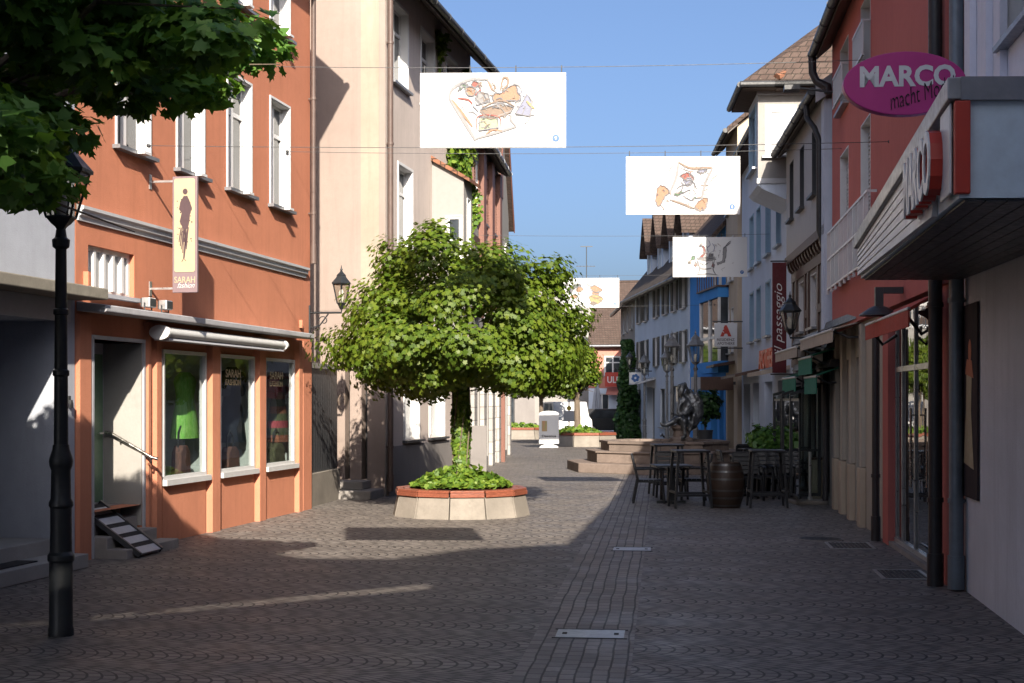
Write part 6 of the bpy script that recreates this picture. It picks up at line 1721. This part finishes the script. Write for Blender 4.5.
# ================================================================== BANNERS OVER THE STREET
BP = {k: paint('banner_print_'+k, dim(c, .42), .6, .2, scale=25) for k, c in dict(grey=(.48,.47,.48), orange=(.66,.36,.22), red=(.52,.13,.10), green=(.20,.42,.20), brown=(.42,.30,.22), blue=(.42,.44,.60), lime=(.62,.70,.45), yellow=(.68,.52,.25), dark=(.22,.22,.25)).items()}
def jag(pts, close=False):
    return pts
def circ(x, z, r, n=16, k=1.0): return [(x+r*math.cos(2*math.pi*i/n), z+k*r*math.sin(2*math.pi*i/n)) for i in range(n)]
def banner(label, cx, Y, z0, W, H, rot, fills, strokes, num):
    t = thing('street_banner', label, 'banner', (cx, Y, 0), rot, 'white picture banners hung over the street')
    m = MB(); m.box(-W/2, W/2, -.008, .008, z0, z0+H); b = part('sheet', m, M['banner'], t)
    grp = {}
    S = lambda p: (-W/2+p[0]*W, z0+p[1]*H)
    q = random.Random(int(num)*7)
    strokes = list(strokes)
    for c, pts in fills:
        xs_ = [p[0] for p in pts]; ys_ = [p[1] for p in pts]; x0, x1, y0, y1 = min(xs_), max(xs_), min(ys_), max(ys_)
        for k in range(2): strokes.append(('dark' if k else 'grey', .009, [(p[0]+q.uniform(-.006,.006), p[1]+q.uniform(-.012,.012)) for p in list(pts)+[pts[0]]]))
        for k in range(5):
            ax, ay = q.uniform(x0, x1), q.uniform(y0, y1); strokes.append((q.choice(['grey', 'brown', 'dark', c]), .008, [(ax, ay), (ax+.015, ay+q.uniform(-.02,.05)), (ax+q.uniform(.0,.04), ay+q.uniform(-.06,.06))]))
    for k in range(26):
        ax, ay = q.gauss(.5, .14), q.gauss(.5, .22)
        if .1 < ay < .85 and .12 < ax < .85: strokes.append((q.choice(['grey', 'grey', 'brown']), .007, [(ax, ay), (ax+q.uniform(-.02,.02), ay+q.uniform(-.05,.05)), (ax+q.uniform(-.05,.05), ay+q.uniform(-.10,.10))]))
    for i, (c, pts) in enumerate(fills):
        grp.setdefault(c, MB()).prism([S(p) for p in pts], 'y', -.0105-.0006*i, -.0085)
    for i, (c, w, pts) in enumerate(strokes):
        grp.setdefault(c, MB()).ribbon([S(p) for p in pts], w*1.7, -.020-.0004*(i % 9), .002)
    for c, mb in grp.items(): part('drawing', mb, BP[c], b)
    m = MB(); m.prism([(W*.43+.05*math.cos(a), z0+.13+.05*math.sin(a)) for a in [k*.35 for k in range(18)]], 'y', -.012, -.0085); e = part('number_disc', m, M['bluepaint'], b)
    tm = text_mb(num, .028, .05, .002, .01); part('lettering', tm, M['whitepaint'], e, off=(W*.43, -.0121, z0+.13))
    m = MB()
    for k in range(4):
        x = -W/2+.06+(W-.12)*k/3; m.tube([(x, 0, z0+H-.04), (x, 0, z0+H+.10)], .008, 6)
    part('hook', m, M['black'], t)
    return t
def curve(*p, n=8):
    """smooth polyline through points"""
    out = []
    P = [p[0]]+list(p)+[p[-1]]
    for i in range(1, len(P)-2):
        for k in range(n):
            q = k/n
            out.append(tuple(.5*(2*P[i][j]+(P[i+1][j]-P[i-1][j])*q+(2*P[i-1][j]-5*P[i][j]+4*P[i+1][j]-P[i+2][j])*q*q+(3*P[i][j]-P[i-1][j]-3*P[i+1][j]+P[i+2][j])*q**3) for j in (0, 1)))
    out.append(P[-2]); return out
f1 = [('orange', circ(.345, .755, .034, 16, 1.9)), ('red', curve((.35,.83),(.37,.89),(.40,.87),(.415,.80),(.40,.82),(.37,.80))), ('green', curve((.26,.75),(.275,.83),(.305,.86),(.33,.82),(.30,.81),(.275,.77))),
      ('brown', [(.41,.50),(.55,.60),(.64,.53),(.62,.47),(.48,.39)]), ('orange', curve((.55,.72),(.60,.80),(.65,.84),(.67,.76),(.69,.65),(.66,.62),(.60,.63),(.56,.60),(.50,.63),(.51,.72),(.55,.72))),
      ('brown', curve((.50,.53),(.52,.60),(.54,.53))), ('blue', [(.65,.45),(.73,.72),(.77,.62),(.76,.42)]), ('lime', [(.40,.23),(.41,.40),(.53,.39),(.54,.27)]), ('grey', [(.38,.65),(.41,.74),(.47,.72),(.48,.62),(.42,.58)])]
s1 = [('grey', .025, curve((.20,.66),(.22,.78),(.30,.88),(.38,.92),(.44,.90))), ('grey', .03, curve((.20,.66),(.30,.36),(.38,.10))), ('grey', .022, curve((.38,.12),(.52,.20),(.66,.28))), ('grey', .018, curve((.66,.28),(.62,.38),(.63,.42))),
      ('orange', .02, curve((.22,.64),(.30,.44),(.36,.28))), ('orange', .018, curve((.46,.92),(.49,.80),(.50,.76))), ('orange', .015, curve((.45,.18),(.50,.24),(.56,.22))), ('grey', .012, curve((.42,.92),(.46,.90),(.49,.84),(.50,.76))), ('brown', .02, curve((.55,.76),(.57,.92),(.60,.92),(.60,.84),(.56,.76))),
      ('red', .016, curve((.26,.66),(.33,.64),(.36,.58))), ('red', .016, curve((.38,.70),(.42,.78))), ('dark', .010, curve((.36,.56),(.40,.48))), ('dark', .010, curve((.43,.72),(.47,.60))), ('dark', .01, curve((.38,.56),(.48,.62))), ('yellow', .02, curve((.73,.62),(.76,.56),(.785,.52))),
      ('red', .01, curve((.39,.22),(.40,.42),(.54,.41),(.55,.27))), ('brown', .012, curve((.41,.50),(.48,.39),(.62,.47))), ('brown', .012, curve((.42,.53),(.55,.63),(.65,.55))), ('dark', .01, curve((.52,.64),(.55,.66),(.57,.63))), ('grey', .01, curve((.64,.86),(.68,.82),(.70,.74)))]
f2 = [('orange', curve((.27,.44),(.31,.50),(.36,.46),(.38,.38),(.34,.30),(.29,.14),(.26,.22))), ('orange', curve((.62,.20),(.68,.28),(.72,.26),(.70,.12),(.65,.06),(.60,.12))), ('red', curve((.47,.66),(.54,.72),(.60,.60),(.52,.58))), ('blue', curve((.50,.58),(.56,.64),(.58,.54),(.54,.48))), ('green', [(.42,.34),(.44,.38),(.48,.34),(.45,.31)]), ('green', [(.58,.26),(.60,.30),(.63,.27)]), ('blue', curve((.62,.74),(.68,.78),(.71,.76),(.66,.70)))]
s2 = [('grey', .03, curve((.38,.36),(.44,.64),(.46,.90))), ('brown', .025, curve((.46,.90),(.56,.80),(.70,.80),(.76,.80))), ('grey', .03, curve((.76,.80),(.70,.56),(.66,.26))), ('grey', .025, curve((.38,.26),(.48,.20),(.58,.10))), ('dark', .014, curve((.44,.44),(.50,.50),(.48,.36),(.56,.42),(.54,.28))), ('dark', .014, curve((.48,.56),(.52,.50),(.58,.56),(.62,.44))), ('grey', .012, curve((.35,.60),(.38,.76),(.42,.86))), ('grey', .012, curve((.72,.50),(.76,.62),(.80,.68))), ('brown', .016, curve((.40,.24),(.52,.16),(.60,.10))), ('dark', .012, curve((.50,.32),(.58,.24),(.60,.36)))]
f3 = [('red', curve((.36,.50),(.41,.60),(.40,.74),(.37,.80),(.42,.76),(.44,.62),(.40,.48))), ('yellow', circ(.37,.78,.014,10,2)), ('green', curve((.24,.42),(.26,.52),(.29,.52),(.30,.44))), ('yellow', circ(.215,.36,.014,10,2)), ('orange', [(.28,.30),(.31,.38),(.33,.32),(.31,.24)]), ('grey', curve((.32,.46),(.48,.50),(.58,.44),(.46,.40))), ('dark', [(.47,.44),(.49,.58),(.54,.58),(.54,.45)]), ('red', [(.52,.26),(.54,.36),(.56,.30),(.55,.22)]), ('grey', curve((.60,.30),(.68,.36),(.70,.40),(.72,.70),(.68,.72),(.67,.42),(.60,.36)))]
s3 = [('dark', .016, curve((.32,.42),(.36,.20),(.33,.06))), ('dark', .016, curve((.56,.42),(.54,.20),(.58,.05))), ('grey', .03, curve((.34,.40),(.36,.24),(.44,.20),(.52,.22))), ('dark', .014, curve((.68,.70),(.74,.84),(.78,.90))), ('dark', .014, curve((.70,.74),(.78,.86))), ('blue', .014, curve((.48,.62),(.46,.72),(.50,.80),(.48,.92))), ('blue', .014, curve((.54,.62),(.56,.74),(.53,.84))), ('grey', .02, curve((.30,.05),(.44,.08),(.60,.05))), ('dark', .012, curve((.36,.36),(.42,.30),(.48,.36)))]
f4 = [('dark', curve((.10,.50),(.16,.72),(.28,.80),(.33,.72),(.22,.64),(.14,.46))), ('orange', curve((.22,.60),(.30,.70),(.36,.62),(.30,.52),(.24,.54))), ('orange', curve((.48,.66),(.56,.74),(.66,.66),(.70,.56),(.62,.54),(.64,.44),(.52,.46),(.54,.56))), ('yellow', curve((.46,.36),(.56,.44),(.70,.34),(.68,.20),(.58,.10),(.50,.18))), ('brown', [(.48,.14),(.54,.20),(.60,.12),(.54,.06)]), ('orange', curve((.12,.36),(.20,.44),(.26,.36),(.18,.28)))]
s4 = [('grey', .03, curve((.42,.80),(.50,.72),(.58,.78))), ('dark', .02, curve((.50,.58),(.60,.50),(.68,.54))), ('brown', .02, curve((.48,.40),(.60,.32),(.70,.36)))]
banner('white street banner with fool, hand and stamp, largest and nearest', at(493, 19.5), 19.5, zz(148, 19.5), 2.0, 1.03, R(-1), f1, s1, '9')
banner('white street banner showing hands holding a crumpled sheet', at(683, 25.0), 25.0, zz(214.5, 25.0), 2.0, 1.02, R(-1.5), f2, s2, '8')
banner('white street banner with a red capped figure and coffee cup', at(710, 38.4), 38.4, zz(277, 38.4), 2.0, 1.08, R(-1), f3, s3, '7')
banner('white street banner with orange hands, farthest away', at(591, 50.5), 50.5, zz(307.5, 50.5), 2.0, 1.05, R(-1), f4, s4, '6')
banner('white street banner over the street in front of the first shops', -.15, 9.7, 5.55, 2.0, 1.05, R(-1), f1[:3], s1[:4], '10')
def cable(label, Y, z, sag=.10, dz=0.0):
    def xl(Y): return -5.375+.19*(Y-17.5) if Y < 38 else -1.3
    def xr(Y): return 4.60+.118*(Y-15.2) if Y < 45 else 7.3-.06*(Y-46)
    a = Vector((xl(Y), Y, z)); b = Vector((xr(Y), Y-.3, z+dz))
    m = MB(); m.tube([a.lerp(b, k/24)-Vector((0,0,sag*4*(k/24)*(1-k/24))) for k in range(25)], .0045, 5)
    t = thing('cable', label, 'cable', (0,0,0), 0, 'steel cables across the street'); part('wire', m, M['darkgrey'], t)
    for p in (a, b):
        m = MB(); m.ball((p.x, p.y, p.z), .03, 8, 6); part('anchor', m, M['darkgrey'], t)
cable('steel cable carrying the nearest picture banner', 19.5, zz(70, 19.5)+.08, .08)
cable('steel cable level with the bottom edge of the nearest banner', 19.52, zz(149, 19.5)+.05, .05)
cable('steel cable carrying the banner with hands and crumpled sheet', 25.0, zz(155, 25)+.06, .06)
cable('steel cable carrying the banner with coffee cup', 38.4, zz(236, 38.4)+.03, .05)
cable('steel cable carrying the farthest banner', 50.5, zz(277, 50.5)+.08, .05)
cable('steel cable below the farthest banner', 50.52, zz(306, 50.5)+.02, .04)

# ================================================================== HOUSE BEHIND THE VIEWER, IN WHOSE SHADE THE FOREGROUND LIES
FB_ = Frame((8.0, -5.0), (-9.0, -5.0))     # seen from the street, looking back
t = thing('corner_house', 'unseen corner house behind the viewer, its top shaped for shade and light streaks', 'house', frame=FB_)
def bx_(X): return 8.0-max(-9.0, min(8.0, X))
prof = [(-14,12.4),(-3.0,12.7),(-1.9,13.6),(-1.0,13.4),(-.06,12.1),(1.2,12.05),(2.3,12.7),(4.6,13.2),(14,13.2)]
# wall below, screens added above only so thin gaps let light streaks through
def line1(X): return 8.83+(X+2.3)*.332
def gap(X, k): return 9.05+(X+2.3)*.33 + k
LFT = (-14, -2.6); GAPX = (-2.6, 1.5)
m = MB()
low = [(bx_(14), -.3), (bx_(14), 10.0), (bx_(1.5), 10.0), (bx_(1.5), line1(1.5)), (bx_(-2.6), line1(-2.6)), (bx_(-2.6), 12.72), (bx_(-14), 12.4), (bx_(-14), -.3)]
m.prism(low, 'y', 0, 7); part('wall', m, M['cream'], t)
m = MB()
up_ = [(bx_(X), z) for X, z in prof if X >= -1.9]
scr = [(bx_(-2.605), 12.75), (bx_(-1.9), 13.6)]+[(bx_(X), z) for X, z in prof if X > -1.9]+[(bx_(14), 10.01), (bx_(1.505), 10.01), (bx_(1.505), line1(1.5)+.75), (bx_(-2.605), line1(-2.6)+.55)]
m.prism(scr, 'y', .1, .3); part('shade_screen', m, M['greypaint'], t)
m = MB(); m.prism([(bx_(-2.6), line1(-2.6)+.10), (bx_(1.5), line1(1.5)+.07), (bx_(1.5), line1(1.5)+.52), (bx_(-2.6), line1(-2.6)+.45)], 'y', .1, .2); part('shade_bar', m, M['greypaint'], t)
for i in range(4):
    for z in (1.0, 4.2, 7.0): window(t, FB_, 1.2+4.2*i, 2.6+4.2*i, z, z+1.7, -.02, 'two', lining=False)

# ================================================================== CAMERA, SUN, SKY
EL = R(27.5); TR = Vector((-.116, .9933, 0))
sd = Vector((TR.x*math.cos(EL), TR.y*math.cos(EL), -math.sin(EL)))
sun = bpy.data.lights.new('sun', 'SUN'); sun.energy = 5.0; sun.angle = R(.5); sun.color = (1.0, .90, .76)
so_ = bpy.data.objects.new('sun', sun); COL.objects.link(so_); so_.rotation_euler = sd.to_track_quat('-Z', 'Y').to_euler(); so_.location = (0, -30, 40)
w = bpy.data.worlds.new('World'); scene.world = w; w.use_nodes = True
nt = w.node_tree; bg = nt.nodes['Background']
sky = nt.nodes.new('ShaderNodeTexSky'); sky.sky_type = 'NISHITA'; sky.sun_disc = False
sky.sun_elevation = EL; sky.sun_rotation = math.atan2(-TR.x, -TR.y); sky.air_density = .7; sky.dust_density = 6.0; sky.ozone_density = 3.9; sky.altitude = 300
nt.links.new(sky.outputs[0], bg.inputs[0]); bg.inputs[1].default_value = .088
cam = bpy.data.cameras.new('camera'); cam.lens = FPX/1024*36; cam.sensor_width = 36; cam.shift_y = (HOR-341.5)/1024; cam.clip_end = 2000; cam.clip_start = .1
co = bpy.data.objects.new('camera', cam); COL.objects.link(co); co.location = (0, 0, EYE); co.rotation_euler = (R(90), 0, 0)
scene.camera = co
scene.view_settings.view_transform = 'Standard'; scene.view_settings.look = 'None'; scene.view_settings.gamma = 1; scene.view_settings.exposure = 1.3
scene.view_settings.use_curve_mapping = False
scene.cycles.max_bounces = 8; scene.cycles.transparent_max_bounces = 12; scene.cycles.caustics_reflective = False; scene.cycles.caustics_refractive = False
